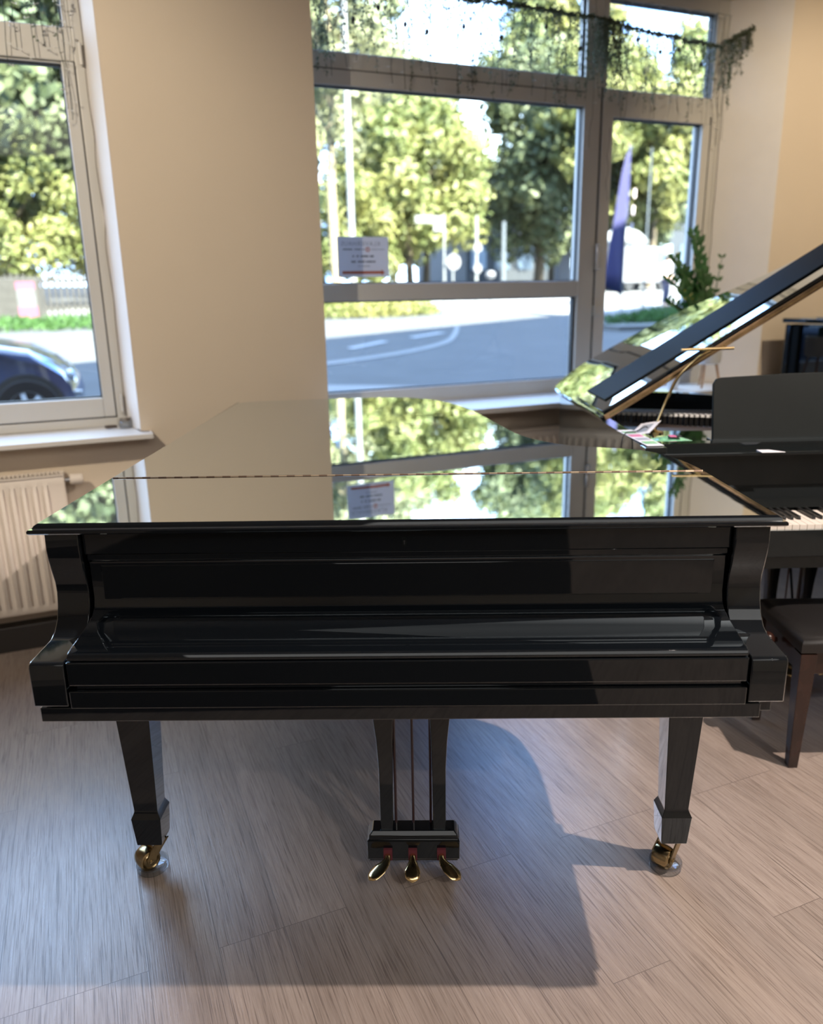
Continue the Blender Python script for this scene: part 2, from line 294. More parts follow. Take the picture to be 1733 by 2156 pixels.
# window 1 (left)
w1 = S(empty('window_1', (0, 0, 0)))
frame_bar(w1, 'frame_post', .122, .172, .91, 2.99, 3.792); frame_bar(w1, 'frame_post', -1.6, -1.52, .91, 2.99, 3.792)
frame_bar(w1, 'frame_rail', -1.52, .122, .91, .950, 3.792); frame_bar(w1, 'transom', -1.52, .122, 2.405, 2.528, 3.796)
frame_bar(w1, 'frame_rail', -1.52, .122, 2.93, 2.99)
frame_bar(w1, 'sash_stile', .069, .117, .956, 2.40, 3.785); frame_bar(w1, 'sash_rail', -1.0, .069, .956, 1.042, 3.785)
frame_bar(w1, 'sash_rail', -1.0, .069, 2.395, 2.4); frame_bar(w1, 'mullion', -1.08, -1.0, .95, 2.93)
MB().box(.117, .122, 3.80, 3.83, .95, 2.41).box(-1.52, .12, 3.80, 3.83, .95, .956).build('seam', M['dark'], w1, smooth=0)
frame_bar(w1, 'frame_post', .092, .122, 2.528, 2.93)
frame_bar(w1, 'frame_rail', -1.52, -1.08, .95, 1.0)
pane(w1, -1.0, .069, 1.042, 2.395); pane(w1, -1.0, .09, 2.528, 2.93); pane(w1, -1.52, -1.08, 1.0, 2.405)
for z in (2.39, .975):
    MB().tube([(.146, 3.775, z), (.146, 3.775, z+.08)], .008, 12).box(.139, .153, 3.775, 3.795, z+.01, z+.07).build('hinge', M['upvc'], w1)
# window 2 (right)
w2 = S(empty('window_2', (0, 0, 0)))
frame_bar(w2, 'frame_rail', 1.06, 3.445, .91, .992); frame_bar(w2, 'frame_rail', 1.06, 3.445, 2.916, 2.99)
frame_bar(w2, 'cross_bar', 1.06, 2.60, 1.439, 1.523); frame_bar(w2, 'transom', 1.06, 2.60, 2.402, 2.541)
frame_bar(w2, 'mullion', 2.60, 2.705, .992, 2.916); frame_bar(w2, 'mullion', 2.711, 2.781, .992, 2.496, 3.79)
frame_bar(w2, 'mullion', 2.705, 2.735, 2.496, 2.916); frame_bar(w2, 'transom', 2.781, 3.445, 2.361, 2.496, 3.794)
frame_bar(w2, 'frame_post', 3.445, 3.53, .91, 2.99); frame_bar(w2, 'sash_stile', 3.39, 3.4445, .992, 2.3605, 3.79); frame_bar(w2, 'frame_post', 1.0, 1.06, .91, 2.99)
MB().box(2.704, 2.712, 3.798, 3.82, .99, 2.5).box(1.0, 2.6, 3.7985, 3.81, 2.468, 2.472).box(3.443, 3.447, 3.788, 3.81, .99, 2.4).build('seam', M['dark'], w2, smooth=0)
pane(w2, 1.06, 2.590, .992, 1.439); pane(w2, 1.06, 2.602, 1.523, 2.402); pane(w2, 1.06, 2.606, 2.541, 2.916)
pane(w2, 2.781, 3.39, 1.0, 2.361); pane(w2, 2.735, 3.428, 2.496, 2.916)
MB().box(2.700, 2.722, 3.775, 3.80, 1.58, 1.72).build('hinge', M['chrome'], w2, bevel=.003)
MB().box(2.722, 2.742, 3.778, 3.80, 1.60, 1.71).build('handle_plate', M['upvc'], w2, bevel=.003)
MB().box(2.705, 2.755, 3.778, 3.80, 1.33, 1.39).build('lock_plate', M['upvc'], w2, bevel=.003)

# ------------------------------------------------------------------ pieces shared by the pianos
def piano_leg(root, u, v, top, with_cast=True, s=1.0):
    def sq(z, h, dx=0): return [(u-h, v-h, z), (u+h, v-h, z), (u+h, v+h, z), (u-h, v+h, z)]
    o = MB().loft([sq(.088, .033), sq(.10, .034), sq(.165, .038), sq(.170, .0385), sq(.188, .031), sq(.192, .0305), sq(top, .050)]).build('leg', M['lac'], root, smooth=20, bevel=.0015)
    a = math.radians(-46); ax = Vector((math.cos(a), math.sin(a), 0)); fw = Vector((-ax.y, ax.x, 0))
    c = Vector((u, v, .036)) - fw*.020 + Vector((-.004, 0, 0))
    q = ax.to_track_quat('Z', 'Y').to_matrix().to_4x4(); q.translation = c
    MB().lathe([(.004, -.022), (.017, -.022), (.020, -.0185), (.023, -.022), (.0275, -.020), (.0295, -.012), (.0302, 0), (.0295, .012), (.0275, .020), (.023, .022), (.020, .0185), (.017, .022), (.004, .022)], 32, q).build('caster_wheel', M['brass'], o)
    f = MB()
    for sd in (-1, 1):
        b = c + ax*sd*.0255; tp = Vector((u, v, .088)) + ax*sd*.023 + fw*.012
        f.loft([[b - fw*.010 - Vector((0, 0, .008)) + ax*k for k in (-.002, .002)] + [b + fw*.010 - Vector((0, 0, .008)) + ax*k for k in (.002, -.002)],
                [b - fw*.011 + Vector((0, 0, .012)) + ax*k for k in (-.002, .002)] + [b + fw*.014 + Vector((0, 0, .008)) + ax*k for k in (.002, -.002)],
                [tp - fw*.018 + ax*k for k in (-.002, .002)] + [tp + fw*.018 + ax*k for k in (.002, -.002)]])
    q2 = ax.to_track_quat('Z', 'Y').to_matrix().to_4x4(); q2.translation = c
    f.lathe([(.003, -.030), (.006, -.029), (.006, .029), (.003, .030)], 12, q2)
    f.lathe([(.024, .082), (.024, .089)], 16, Matrix.Translation((u, v, 0)))
    f.build('caster_fork', M['brass'], o)
    return o
def pedal(parent, u, v, z, turn):
    n = 18; rings = []; P = []
    for i in range(n+1):
        t = i/n; P.append(Vector((u + turn*.047*max(0, (t-.30)/.70)**1.5, v - .080*t + abs(turn)*.020*max(0, t-.5), z + .006*math.sin(t*3) - .030*t)))
    for i, p in enumerate(P):
        t = i/n; d = (P[min(i+1, n)] - P[max(i-1, 0)]).normalized(); sd = Vector((-d.y, d.x, 0)).normalized()*-1
        wd = .0075 + .0118*min(1, max(0, (t-.30)/.38))**1.1
        if t > .84: wd *= math.sqrt(max(.03, 1-((t-.84)/.165)**2))
        h = .0045 if t < .95 else .003
        up = Vector((0, 0, 1))
        rings.append([p + sd*wd*math.cos(a) + up*h*math.sin(a) for a in [2*PI*k/12 for k in range(12)]])
    MB().loft(rings).build('pedal', M['gold'], parent, smooth=60)
    MB().box(u-.0115, u+.0115, v-.014, v-.004, z-.020, z+.012).build('pedal_felt', M['felt'], parent, smooth=0, bevel=.001)
def lyre(root, u, v, top, zoff=0):
    L_ = empty('pedal_lyre', (0, 0, 0)); L_.parent = root
    bx = MB()
    def rr(hu, v0, v1, z): return [(u-hu, v0, z), (u+hu, v0, z), (u+hu, v1, z), (u-hu, v1, z)]
    bx.loft([rr(.117, v+.004, v+.064, .034), rr(.117, v+.004, v+.064, .041), rr(.121, v, v+.068, .042), rr(.121, v, v+.068, .096), rr(.119, v+.002, v+.066, .099), rr(.117, v+.004, v+.064, .100), rr(.116, v+.005, v+.063, .110), rr(.108, v+.013, v+.057, .119), rr(.106, v+.015, v+.055, .120)])
    lb = bx.build('pedal_box', M['lac'], root, smooth=15, bevel=.002)
    bpy.data.objects.remove(L_)
    for sd in (-1, 1):
        # posts flare outward towards the keybed
        def ring(z, a, b): return [(u+sd*a, v+.018, z), (u+sd*b, v+.018, z), (u+sd*b, v+.050, z), (u+sd*a, v+.050, z)]
        MB().loft([ring(.118, .052, .086), ring(.30, .050, .086), ring(.38, .049, .090), ring(.46, .046, .098), ring(.54, .043, .106), ring(top, .040, .115)]).build('lyre_post', M['lac'], root, smooth=30, bevel=.002)
        MB().tube([(u+sd*.07, v+.062, .10), (u+sd*.095, v+.32, top)], .005, 8).build('lyre_brace', M['satin'], root)
    for k in (-.046, 0, .046):
        MB().tube([(u+k, v+.048, .118), (u+k, v+.048, top)], .0035, 8).build('pedal_rod', M['darkred'], root)
    for k, tn in ((-.067, -1), (-.002, 0), (.073, 1)): pedal(lb, u+k, v+.004, .066, tn)

ARM = [(.14, 1.003), (.138, .966), (.141, .944), (.148, .914), (.155, .89), (.157, .865), (.151, .835), (.140, .808), (.122, .788), (.099, .7785), (.012, .7735), (.003, .770), (.0, .763), (.0, .678), (.22, .678), (.22, 1.003)]

# ------------------------------------------------------------------ near grand piano (closed lid)
P1 = empty('grand_piano', F(A1, -.0505, 1.40), A1, label='black glossy grand piano with its lid closed, standing in the middle of the room', cat='piano')
OUT = [(-.766, .138), (.766, .138), (.756, .546), (.752, .602), (.738, .687), (.708, .775), (.645, .842), (.52, .893), (.43, .96), (.352, 1.10), (.29, 1.374), (.2145, 1.714), (.1145, 1.937), (-.01, 2.06), (-.16, 2.094), (-.392, 2.075), (-.579, 2.045), (-.72, 2.012), (-.768, 1.965), (-.776, 1.88), (-.77, .55)]
side_r = [tuple(p) for p in spline([(*p, 0) for p in OUT[2:]], 5)]
HV = .549
full = [(-.766, .138), (.766, .138)] + [(p[0], p[1]) for p in side_r]
LAY = [(1.0245, -.0015), (1.0255, -.003), (1.0235, 0), (1.0165, .010), (1.013, .0145), (1.009, .0155), (1.005, .013), (1.004, .008)]
LAY = [(1.0255, -.0015), (1.0245, .0), (1.0215, .0045), (1.0165, .0075), (1.0150, .013), (1.0125, .0155), (1.0075, .0155), (1.0045, .012), (1.004, .006)]
rings = []
for z, d in LAY:
    rings.append([(p[0], max(p[1], HV+.002), z) for p in offset(full, d)[2:]])
MB().loft(rings).build('main_lid', M['lac'], P1, smooth=25)
rings = []
for z, d in LAY:
    rings.append([(-.766-d, .138-d, z), (.766+d, .138-d, z), (.756+d, HV-.002, z), (-.770-d, HV-.002, z)])
MB().loft(rings).build('front_lid_flap', M['lac'], P1, smooth=25)
MB().tube([(-.764, HV, 1.0262), (.752, HV, 1.0262)], .0020, 8).build('lid_hinge', M['hinge'], P1)
case = offset(full, -.013)
case = [(p[0], max(p[1], .20)) for p in case]
MB().prism(case, .672, 1.0035).build('case', M['lac'], P1, smooth=30)
for sd in (-1, 1):
    a, b = (.684, .7545) if sd > 0 else (-.7545, -.684)
    MB().prism(ARM, a, b, 'x').build('arm', M['lac'], P1, smooth=28, bevel=.0022)
fb = [(.160, .949), (.160, .936), (.1655, .930), (.1665, .925), (.1665, .848), (.160, .828), (.146, .816), (.122, .807), (.09, .801), (.022, .790), (.012, .786), (.008, .780), (.009, .774), (.05, .774), (.195, .80), (.195, .949)]
MB().prism(fb, -.679, .679, 'x').build('fallboard', M['lac'], P1, smooth=28, bevel=.0012)
MB().prism([(-.655, .844), (.655, .844), (.655, .922), (-.655, .922)], .1650, .17, 'y').build('fallboard_panel', M['lac'], P1, smooth=0, bevel=.0015)
MB().box(-.682, .682, .156, .20, .9505, 1.0035).build('front_rail', M['lac'], P1, smooth=0, bevel=.0012)
MB().box(-.680, .680, .004, .03, .7215, .7725).box(-.668, .672, .010, .03, .711, .7215).build('key_slip', M['lac'], P1, smooth=0, bevel=.0022)
MB().box(-.680, .680, .001, .10, .672, .7105).box(-.746, .712, .004, .42, .641, .6725).box(.712, .745, .03, .42, .641, .6725).build('keybed', M['lac'], P1, smooth=0, bevel=.0018)
lk = [(.0055*math.cos(a), .972 + (.0045 if math.sin(a) > 0 else -.0045) + .0055*math.sin(a)) for a in [2*PI*i/20 for i in range(20)]]
MB().prism(lk, .1545, .157, 'y').build('lock_plate', M['satin'], P1)
MB().prism([(.002*math.cos(a), .973+.002*math.sin(a)) for a in [2*PI*i/10 for i in range(10)]], .1538, .1555, 'y').prism([(-.001, .966), (.001, .966), (.001, .973), (-.001, .973)], .1538, .1555, 'y').build('keyhole', M['gasket'], P1)
for u, v in ((-.692, .350), (.678, .350), (-.30, 1.75)):
    piano_leg(P1, u, v, .673)
lyre(P1, .002, .318, .642)
cup_labels = ['clear round caster cup under the left front leg of the closed grand piano', 'clear round caster cup under the right front leg of the closed grand piano']
for i, (u, v) in enumerate(((-.700, .352-.012), (.668, .352-.012))):
    c = P1.matrix_basis @ Vector((u, v, 0))
    tag(MB().lathe([(.036, .0), (.0405, .001), (.0415, .006), (.0405, .010), (.0425, .016), (.0415, .021), (.038, .021), (.036, .012), (.028, .006), (.002, .0055)], 40).build('caster_cup', M['clear'], smooth=40), cup_labels[i], 'caster cup', 'clear caster cups under the front legs of the closed piano').location = c

# ------------------------------------------------------------------ far grand piano (open lid)
P2 = empty('grand_piano', F(A2, 1.53, 2.29), A2, label='black grand piano with raised lid and visible white keys, beside the right window', cat='piano')
X0 = -.745
o2 = [(0, .61), (0, 1.42), (.035, 1.55), (.13, 1.62), (.25, 1.63), (.40, 1.59), (.55, 1.535), (.68, 1.45), (.80, 1.32), (.95, 1.17), (1.15, 1.05), (1.35, .95), (1.46, .80), (1.485, .61)]
sp2 = spline([(x, y, 0) for x, y in o2], 5)
full2 = [(X0+p.x, p.y) for p in sp2][::-1]                      # right front round the tail to left front (ccw)
poly_out = [(X0, .2), (X0+1.485, .2)] + full2
inner = offset(poly_out, -.045)
rim = MB()
n = len(poly_out)
rings = [[(p[0], p[1], z) for p in q] for q, z in ((poly_out, .66), (poly_out, .985), (inner, .985), (inner, .66))]
rim.loft(rings + [rings[0]], cap=False); rim.build('case_rim', M['lac2'], P2, smooth=30)
ins = offset(poly_out, -.05)
MB().prism(ins, .78, .80).build('soundboard', M['board'], P2)
MB().prism([(p[0], max(p[1], .44)) for p in offset(poly_out, -.06)], .895, .905).build('iron_plate', M['plate'], P2)
for i in range(96):
    pass
st = MB()
for i in range(60):
    x = X0 + .12 + i*.021; ymax = 1.45 - .62*(i/60)
    st.box(x-.0008, x+.0008, .62, ymax, .918, .9196)
tag(st.build('strings', M['steel'], P2, smooth=0), kind='stuff')
pins = MB()
for i in range(110):
    for r in range(2):
        x = X0 + .08 + i*.012; y = 1.02 + .018*r + .13*math.cos(i/110*2.2) - .11*(i/110)
        pins.tube([(x, y, .905), (x, y, .958)], .0022, 5)
tag(pins.build('tuning_pins', M['steel'], P2), kind='stuff')
for i in range(66):
    x = X0 + .10 + i*.0195; y = .985 - .22*min(1, i/34) - .03*(i/66)
    d = MB().box(x-.0065, x+.0065, y-.018, y+.018, .928, .966).build('damper', M['ebony'], P2, smooth=0)
    MB().box(x-.0065, x+.0065, y-.022, y+.012, .966, .976).build('damper_felt', M['feltw'], d, smooth=0)
MB().prism([(X0+.045, .60), (X0+.10, 1.02), (X0+.55, .70), (X0+1.43, .66), (X0+1.43, .56)], .925, .935).build('plate_web', M['plate'], P2)
MB().prism([(X0+.045, .13), (X0+1.44, .13), (X0+1.44, .46), (X0+.045, .56)], .955, .966).build('desk_shelf', M['lac2'], P2, smooth=0, bevel=.003)
for sd in (-1, 1):
    a, b = (.672, .7395) if sd > 0 else (X0, X0+.07)
    MB().prism([(v+.0 if v > .13 else v, z*.985/1.003 if z > .9 else z) for v, z in ARM], a, b, 'x').build('arm', M['lac2'], P2, smooth=28, bevel=.003)
MB().box(X0+.07, .672, .02, .60, .61, .70).build('keybed', M['lac2'], P2, smooth=0, bevel=.002)
MB().box(X0+.07, .672, .0, .022, .655, .742).build('key_slip', M['lac2'], P2, smooth=0, bevel=.003)
for sd in (-1, 1):
    a, b = (.615, .672) if sd > 0 else (X0+.07, -.615)
    MB().box(a, b, .012, .21, .70, .775).build('key_block', M['lac2'], P2, smooth=0, bevel=.003)
kw = 1.228/52
for i in range(52):
    x = -.614 + i*kw
    MB().box(x+.0006, x+kw-.0006, .016, .175, .738, .757).build('white_key', M['ivory'], P2, smooth=0, bevel=.001)
for i in range(51):
    if (i + 5) % 7 in (0, 1, 3, 4, 5):      # pattern of the black keys from A
        x = -.614 + (i+1)*kw
        MB().prism([(.066, .757), (.070, .768), (.175, .769), (.175, .757)], x-.005, x+.005, 'x').build('black_key', M['ebony'], P2, smooth=0, bevel=.0008)
MB().prism([(.178, .762), (.172, .768), (.178, .80), (.235, .905), (.262, .918), (.262, .762)], X0+.075, .667, 'x').build('fallboard', M['lac2'], P2, smooth=28)
MB().box(X0+.07, .672, .262, .30, .76, .955).build('front_rail', M['lac2'], P2, smooth=0)
fc = bpy.data.curves.new('t', 'FONT'); fc.body = 'YAMAHA'; fc.size = .030; fc.align_x = 'CENTER'; fc.align_y = 'CENTER'; fc.extrude = .0003; fc.space_character = 1.35
def text_mesh(fc, name, mat, parent, mw):
    to = bpy.data.objects.new('tmp', fc); COL.objects.link(to); bpy.context.view_layer.update()
    me = bpy.data.meshes.new_from_object(to.evaluated_get(bpy.context.evaluated_depsgraph_get())); bpy.data.objects.remove(to)
    me.name = name; me.materials.clear(); me.materials.append(mat); me.transform(mw)
    o = bpy.data.objects.new(name, me); COL.objects.link(o); o.parent = parent; return o
tilt = math.atan2(.105, .057)
text_mesh(fc, 'maker_lettering', M['inkl'], P2, Matrix.Translation((0, .2045, .8475)) @ Matrix.Rotation(tilt, 4, 'X'))
# music desk
dk = [(-.455, .0), (-.455, .195), (-.445, .212), (-.43, .2165), (-.2, .226), (0, .229), (.2, .226), (.43, .2165), (.445, .212), (.455, .195), (.455, .0)]
dm = MB().prism(dk, 0, .014, 'y').build('music_desk', M['matte'], P2, smooth=25, bevel=.002)
dm.location = (0, .325, .966); dm.rotation_euler = (math.radians(-10), 0, 0)
MB().box(-.47, .47, .295, .345, .966, .976).build('desk_ledge', M['lac2'], P2, smooth=0, bevel=.002)
# open lid
AL = math.radians(31.64)
LM = Matrix.Translation((X0-.008, 0, 1.0)) @ Matrix.Rotation(-AL, 4, 'Y')
lidp = [(0, .606), (1.50, .606)] + [(p.x, p.y) for p in sp2[::-1]][1:-1]
r2 = []
for z, d in ((0, .006), (.003, .012), (.018, .012), (.022, .006), (.0225, 0)):
    r2.append([LM @ Vector((p[0], max(p[1], .606), z)) for p in offset(lidp, d)])
MB().loft(r2).build('main_lid', M['lac'], P2, smooth=25)
# folded front flap lying on the lid, with its satin underside up
def LB(x0, x1, y0, y1, z0, z1): return MB().box(x0, x1, y0, y1, z0, z1, LM)
LB(.004, 1.49, .598, 1.0, .024, .040).build('folded_flap', M['lac'], P2, smooth=0, bevel=.003)
LB(.05, 1.49, .705, .995, .040, .046).build('flap_underside', M['satin'], P2, smooth=0, bevel=.002)
LB(.0, 1.495, .590, .5975, .002, .024).build('lid_hinge', M['edge'], P2, smooth=0, bevel=.002)
LB(.02, 1.49, .5885, .59, .010, .015).build('hinge_strip', M['brass'], P2, smooth=0)
MB().tube([(.60, .80, .98), LM @ Vector((1.25, .85, -.002))], .009, 10).build('lid_prop', M['lac'], P2)
for u, v in ((-.66, .36), (.66, .36), (-.25, 1.35)): piano_leg(P2, u, v, .662)
lyre(P2, -.045, .45, .662)

def p2(x, y, z): return F(A2, x, y, z)
def thing_at(name, loc, rz, **kw): return empty(name, loc, rz, **kw)
# lamp on the far piano
lb = p2(.933, 2.80, .966)
LP = empty('piano_lamp', lb, A2, label='slim brass gooseneck lamp with a bar shade, standing on the open grand piano', cat='lamp')
def rel(P): return [(a-.933, b-2.80, c-.966) for a, b, c in P]
MB().lathe([(.032, 0), (.032, .006), (.008, .012), (.006, .02)], 20).build('base', M['gold'], LP)
MB().tube(spline(rel([(.935, 2.80, .985), (.95, 2.81, 1.02), (.985, 2.83, 1.095), (1.026, 2.85, 1.165), (1.085, 2.85, 1.225), (1.135, 2.85, 1.254)]), 6), [.0052]*31, 10).build('gooseneck', M['gold'], LP)
MB().tube(rel([(1.028, 2.85, 1.259), (1.218, 2.85, 1.262)]), .0055, 12).build('lamp_shade', M['gold'], LP)
MB().tube(spline(rel([(.92, 2.79, .975), (.88, 2.74, 1.0), (.83, 2.68, .995), (.775, 2.64, .99), (.765, 2.63, .90), (.77, 2.62, .6), (.80, 2.62, .2), (.85, 2.62, .006)]), 5), .0022, 6).build('power_cord', M['cable'], LP)
# papers and a packet on the far piano
def flat(name, cx, cy, z, w, d, rz, mat, th=.0012, **kw):
    o = MB().box(-w/2, w/2, -d/2, d/2, 0, th).build(name, mat, smooth=0); o.location = p2(cx, cy, z); o.rotation_euler = (0, 0, A2+rz); return tag(o, **kw)
f1 = flat('printed_card', .885, 2.76, .990, .075, .16, -.5, M['paper'], label='white printed card lying tilted beside the lamp base on the open piano', cat='card')
f1.rotation_euler = (math.radians(8), math.radians(-14), A2-.6)
MB().box(-.02, .02, -.05, .05, .0012, .0016).build('print_lines', M['inkl'], f1, smooth=0)
f2 = flat('leaflet', .815, 2.60, .987, .055, .30, .06, M['paper'], label='long narrow leaflet along the left rim of the open piano', cat='leaflet')
for k in range(4): MB().box(-.022, .022, -.12+k*.065, -.075+k*.065, .0012, .0018).build('picture_patch', [M['green'], M['inkl'], M['pink'], M['green']][k], f2, smooth=0)
pk = MB(); rows = []
for i in range(9):
    rows.append([(-.075+i*.019, -.045+j*.018, .018*math.sin(PI*j/5)*math.sin(PI*(i+.6)/9.2)+.004*R.random()) for j in range(6)])
pk.loft(rows, cap=False, close=False)
pk = pk.build('green_packet', M['green'], smooth=0); pk.location = p2(.915, 2.60, .970); pk.rotation_euler = (0, 0, A2-.1); tag(pk, 'crinkled green and clear wrapped packet with a pink label, left of the music desk', 'packet')
MB().box(.0, .022, -.03, .005, .022, .0235).build('pink_label', M['pink'], pk, smooth=0)
MB().box(.022, .04, -.03, .005, .022, .0235).build('black_label', M['ebony'], pk, smooth=0)
cdd = MB().prism([(-.02, -.02), (.055, -.02), (.02, .02), (-.02, .02)], 0, .0015).build('folded_card', M['paper'], smooth=0); cdd.location = p2(1.17, 2.425, .967); cdd.rotation_euler = (0, 0, A2); tag(cdd, 'small pinkish white card on the shelf just below the music desk', 'card')

# ------------------------------------------------------------------ bench
BN = empty('piano_bench', F(A1, 1.128, 2.17, 0), A1, label='black leather piano bench with a brown wooden knob, before the open piano', cat='bench')
bw, bd = .56, .33
rings = []
for z, d in ((.405, 0), (.43, .001), (.447, -.006), (.455, -.02), (.461, -.06), (.464, -.12)):
    q = offset([(-.004, -.004), (bw, -.004), (bw, bd), (-.004, bd)], d); rings.append([(p[0], p[1], z) for p in q])
MB().loft(rings).build('seat_cushion', M['leather'], BN, smooth=60)
MB().box(.006, bw-.006, .006, bd-.006, .33, .405).build('seat_frame', M['mahog'], BN, smooth=0, bevel=.003)
for sx in (0, 1):
    for sy in (0, 1):
        cx = .022 if not sx else bw-.022; cy = .022 if not sy else bd-.022
        def q(z, h, s_=0): return [(cx-h, cy-h, z), (cx+h, cy-h, z), (cx+h, cy+h, z), (cx-h, cy+h, z)]
        MB().loft([q(0, .0145), q(.30, .023), q(.40, .025)]).build('leg', M['mahog'], BN, smooth=0, bevel=.002)
kb = Matrix.Translation((-.004, .16, .375)) @ Matrix.Rotation(-PI/2, 4, 'Y')
MB().lathe([(.008, 0), (.009, .008), (.020, .014), (.026, .022), (.027, .032), (.022, .042), (.010, .048), (.001, .049)], 24, kb).build('knob', M['mahog'], BN, smooth=60)

# ------------------------------------------------------------------ upright piano at the right wall
UP = empty('upright_piano', (3.80, 3.44, 0), -PI/2, label='black upright piano against the right wall, partly hidden by the open grand', cat='piano')
# local x runs along the right wall toward the camera, local y into the wall (+X)
MB().box(-.01, 1.5, -.02, .40, 1.272, 1.297).build('top_lid', M['lac2'], UP, smooth=0, bevel=.004)
MB().box(.0, .035, .0, .38, 0, 1.262).build('side_panel', M['lac2'], UP, smooth=0, bevel=.003); MB().box(1.455, 1.49, .0, .38, 0, 1.262).build('side_panel', M['lac2'], UP, smooth=0, bevel=.003)
MB().box(.035, 1.455, .05, .37, 0.05, 1.262).build('case', M['lac2'], UP, smooth=0)
MB().box(.04, .085, .012, .05, .78, 1.255).build('panel_stile', M['satin'], UP, smooth=0, bevel=.002); MB().box(1.405, 1.45, .012, .05, .78, 1.255).build('panel_stile', M['satin'], UP, smooth=0, bevel=.002)
MB().box(.085, 1.405, .03, .05, .80, 1.25).build('upper_panel', M['lac'], UP, smooth=0, bevel=.002)
MB().box(.0, 1.49, -.26, .02, .60, .68).build('keybed', M['lac2'], UP, smooth=0, bevel=.004)
MB().box(.0, .06, -.26, .02, .68, .76).box(1.43, 1.49, -.26, .02, .68, .76).build('arm', M['lac2'], UP, smooth=0, bevel=.006)
MB().prism([(-.02, .68), (-.015, .82), (.03, .86), (.03, .68)], .06, 1.43, 'x').build('fallboard', M['lac'], UP, smooth=0)
for x in (.0, 1.44): MB().box(x, x+.05, -.25, -.19, 0, .60).build('leg', M['lac2'], UP, smooth=0, bevel=.004)
MB().prism([(1.24, -.0), (1.26, -.012), (1.20, -.016), (1.18, 0)], 0, .03, 'x').build('lid_bracket', M['lac2'], UP) if False else None
bk = tag(MB().box(-.1, .1, -.14, .14, 0, .006).build('sheet_music_booklet', M['edge'], smooth=0, bevel=.001), 'thin brown booklet lying on top of the upright piano', 'booklet'); bk.location = (3.95, 3.14, 1.2975)

# ------------------------------------------------------------------ radiators
def radiator(x0, x1, y0, z0, z1, label, valve):
    RT = empty('radiator', (x0, y0, 0), 0, label=label, cat='radiator', group='white panel radiators under the windows'); wd = x1-x0
    f = MB(); pitch = .0415; n = int((wd-.05)/pitch); m0 = (wd-n*pitch)/2
    nz = [z0, z0+.012, z0+.035, z0+.055, z1-.055, z1-.035, z1-.012, z1]
    xs = [0]; ds = [0]
    for i in range(n):
        a = m0 + i*pitch
        for k, dd in ((.04, 0), (.14, 1), (.46, 1), (.56, 0)): xs.append(a+k*pitch); ds.append(dd)
    xs.append(wd); ds.append(0)
    vs = []
    for j, z in enumerate(nz):
        fac = 1 if 2 < j < 5 else 0
        vs.append([f.b.verts.new((x, -.015*d*fac + (.006 if j in (0, 7) else 0), z)) for x, d in zip(xs, ds)])
    for j in range(len(nz)-1):
        for i in range(len(xs)-1): f.b.faces.new((vs[j][i], vs[j][i+1], vs[j+1][i+1], vs[j+1][i]))
    # back of the panel
    f.box(0.002, wd-.002, .008, .018, z0, z1-.002)
    f.build('front_panel', M['rad'], RT, smooth=50, recalc=False)
    MB().box(-.004, 0, -.004, .085, z0+.01, z1+.008).build('side_panel', M['rad'], RT, smooth=0, bevel=.001); MB().box(wd, wd+.004, -.004, .085, z0+.01, z1+.008).build('side_panel', M['rad'], RT, smooth=0, bevel=.001)
    MB().box(.004, wd-.004, .02, .068, z0+.01, z1-.012).build('slot_shade_core', M['gasket'], RT, smooth=0); MB().box(0, wd, .07, .085, z0, z1).build('back_panel', M['rad'], RT, smooth=0)  # black core box added so the gaps under the grille look shaded
    g = MB(); g.box(0, wd, -.002, .008, z1, z1+.007); g.box(0, wd, .078, .085, z1, z1+.007); k = 0
    while .012 + k*.0165 < wd-.012:
        x = .012 + k*.0165; g.box(x, x+.006, .006, .08, z1, z1+.006); k += 1
    g.build('top_grille', M['rad'], RT, smooth=0)
    if valve:
        vz = z1-.028
        mt = Matrix.Translation((wd+.004, .045, vz)) @ Matrix.Rotation(PI/2, 4, 'Y')
        MB().lathe([(.009, 0), (.009, .014), (.013, .015), (.013, .02)], 16, mt).build('valve_stem', M['chrome'], RT)
        rb = MB(); prof = [(.018, .02), (.022, .024), (.022, .065), (.019, .072), (.004, .073)]
        rings = [[mt @ Vector((r*(1+.04*(i % 2))*math.cos(2*PI*i/40), r*(1+.04*(i % 2))*math.sin(2*PI*i/40), z)) for i in range(40)] for r, z in prof]
        rb.loft(rings); rb.build('thermostat_knob', M['rad'], RT, smooth=0)
    MB().tube([(wd-.07, .03, z0+.01), (wd-.07, .026, z0-.03), (wd-.062, .016, .0)], .0065, 10).build('pipe', M['rad'], RT)
    MB().box(wd-.088, wd-.052, .012, .045, z0-.022, z0+.005).build('pipe_fitting', M['rad'], RT, bevel=.002)
    return RT
radiator(-1.42, -.130, 3.50, .172, .762, 'white ribbed radiator with a thermostat knob under the left window', True)
radiator(1.75, 3.05, 3.50, .172, .762, 'white ribbed radiator under the right window, behind the two grand pianos', False)

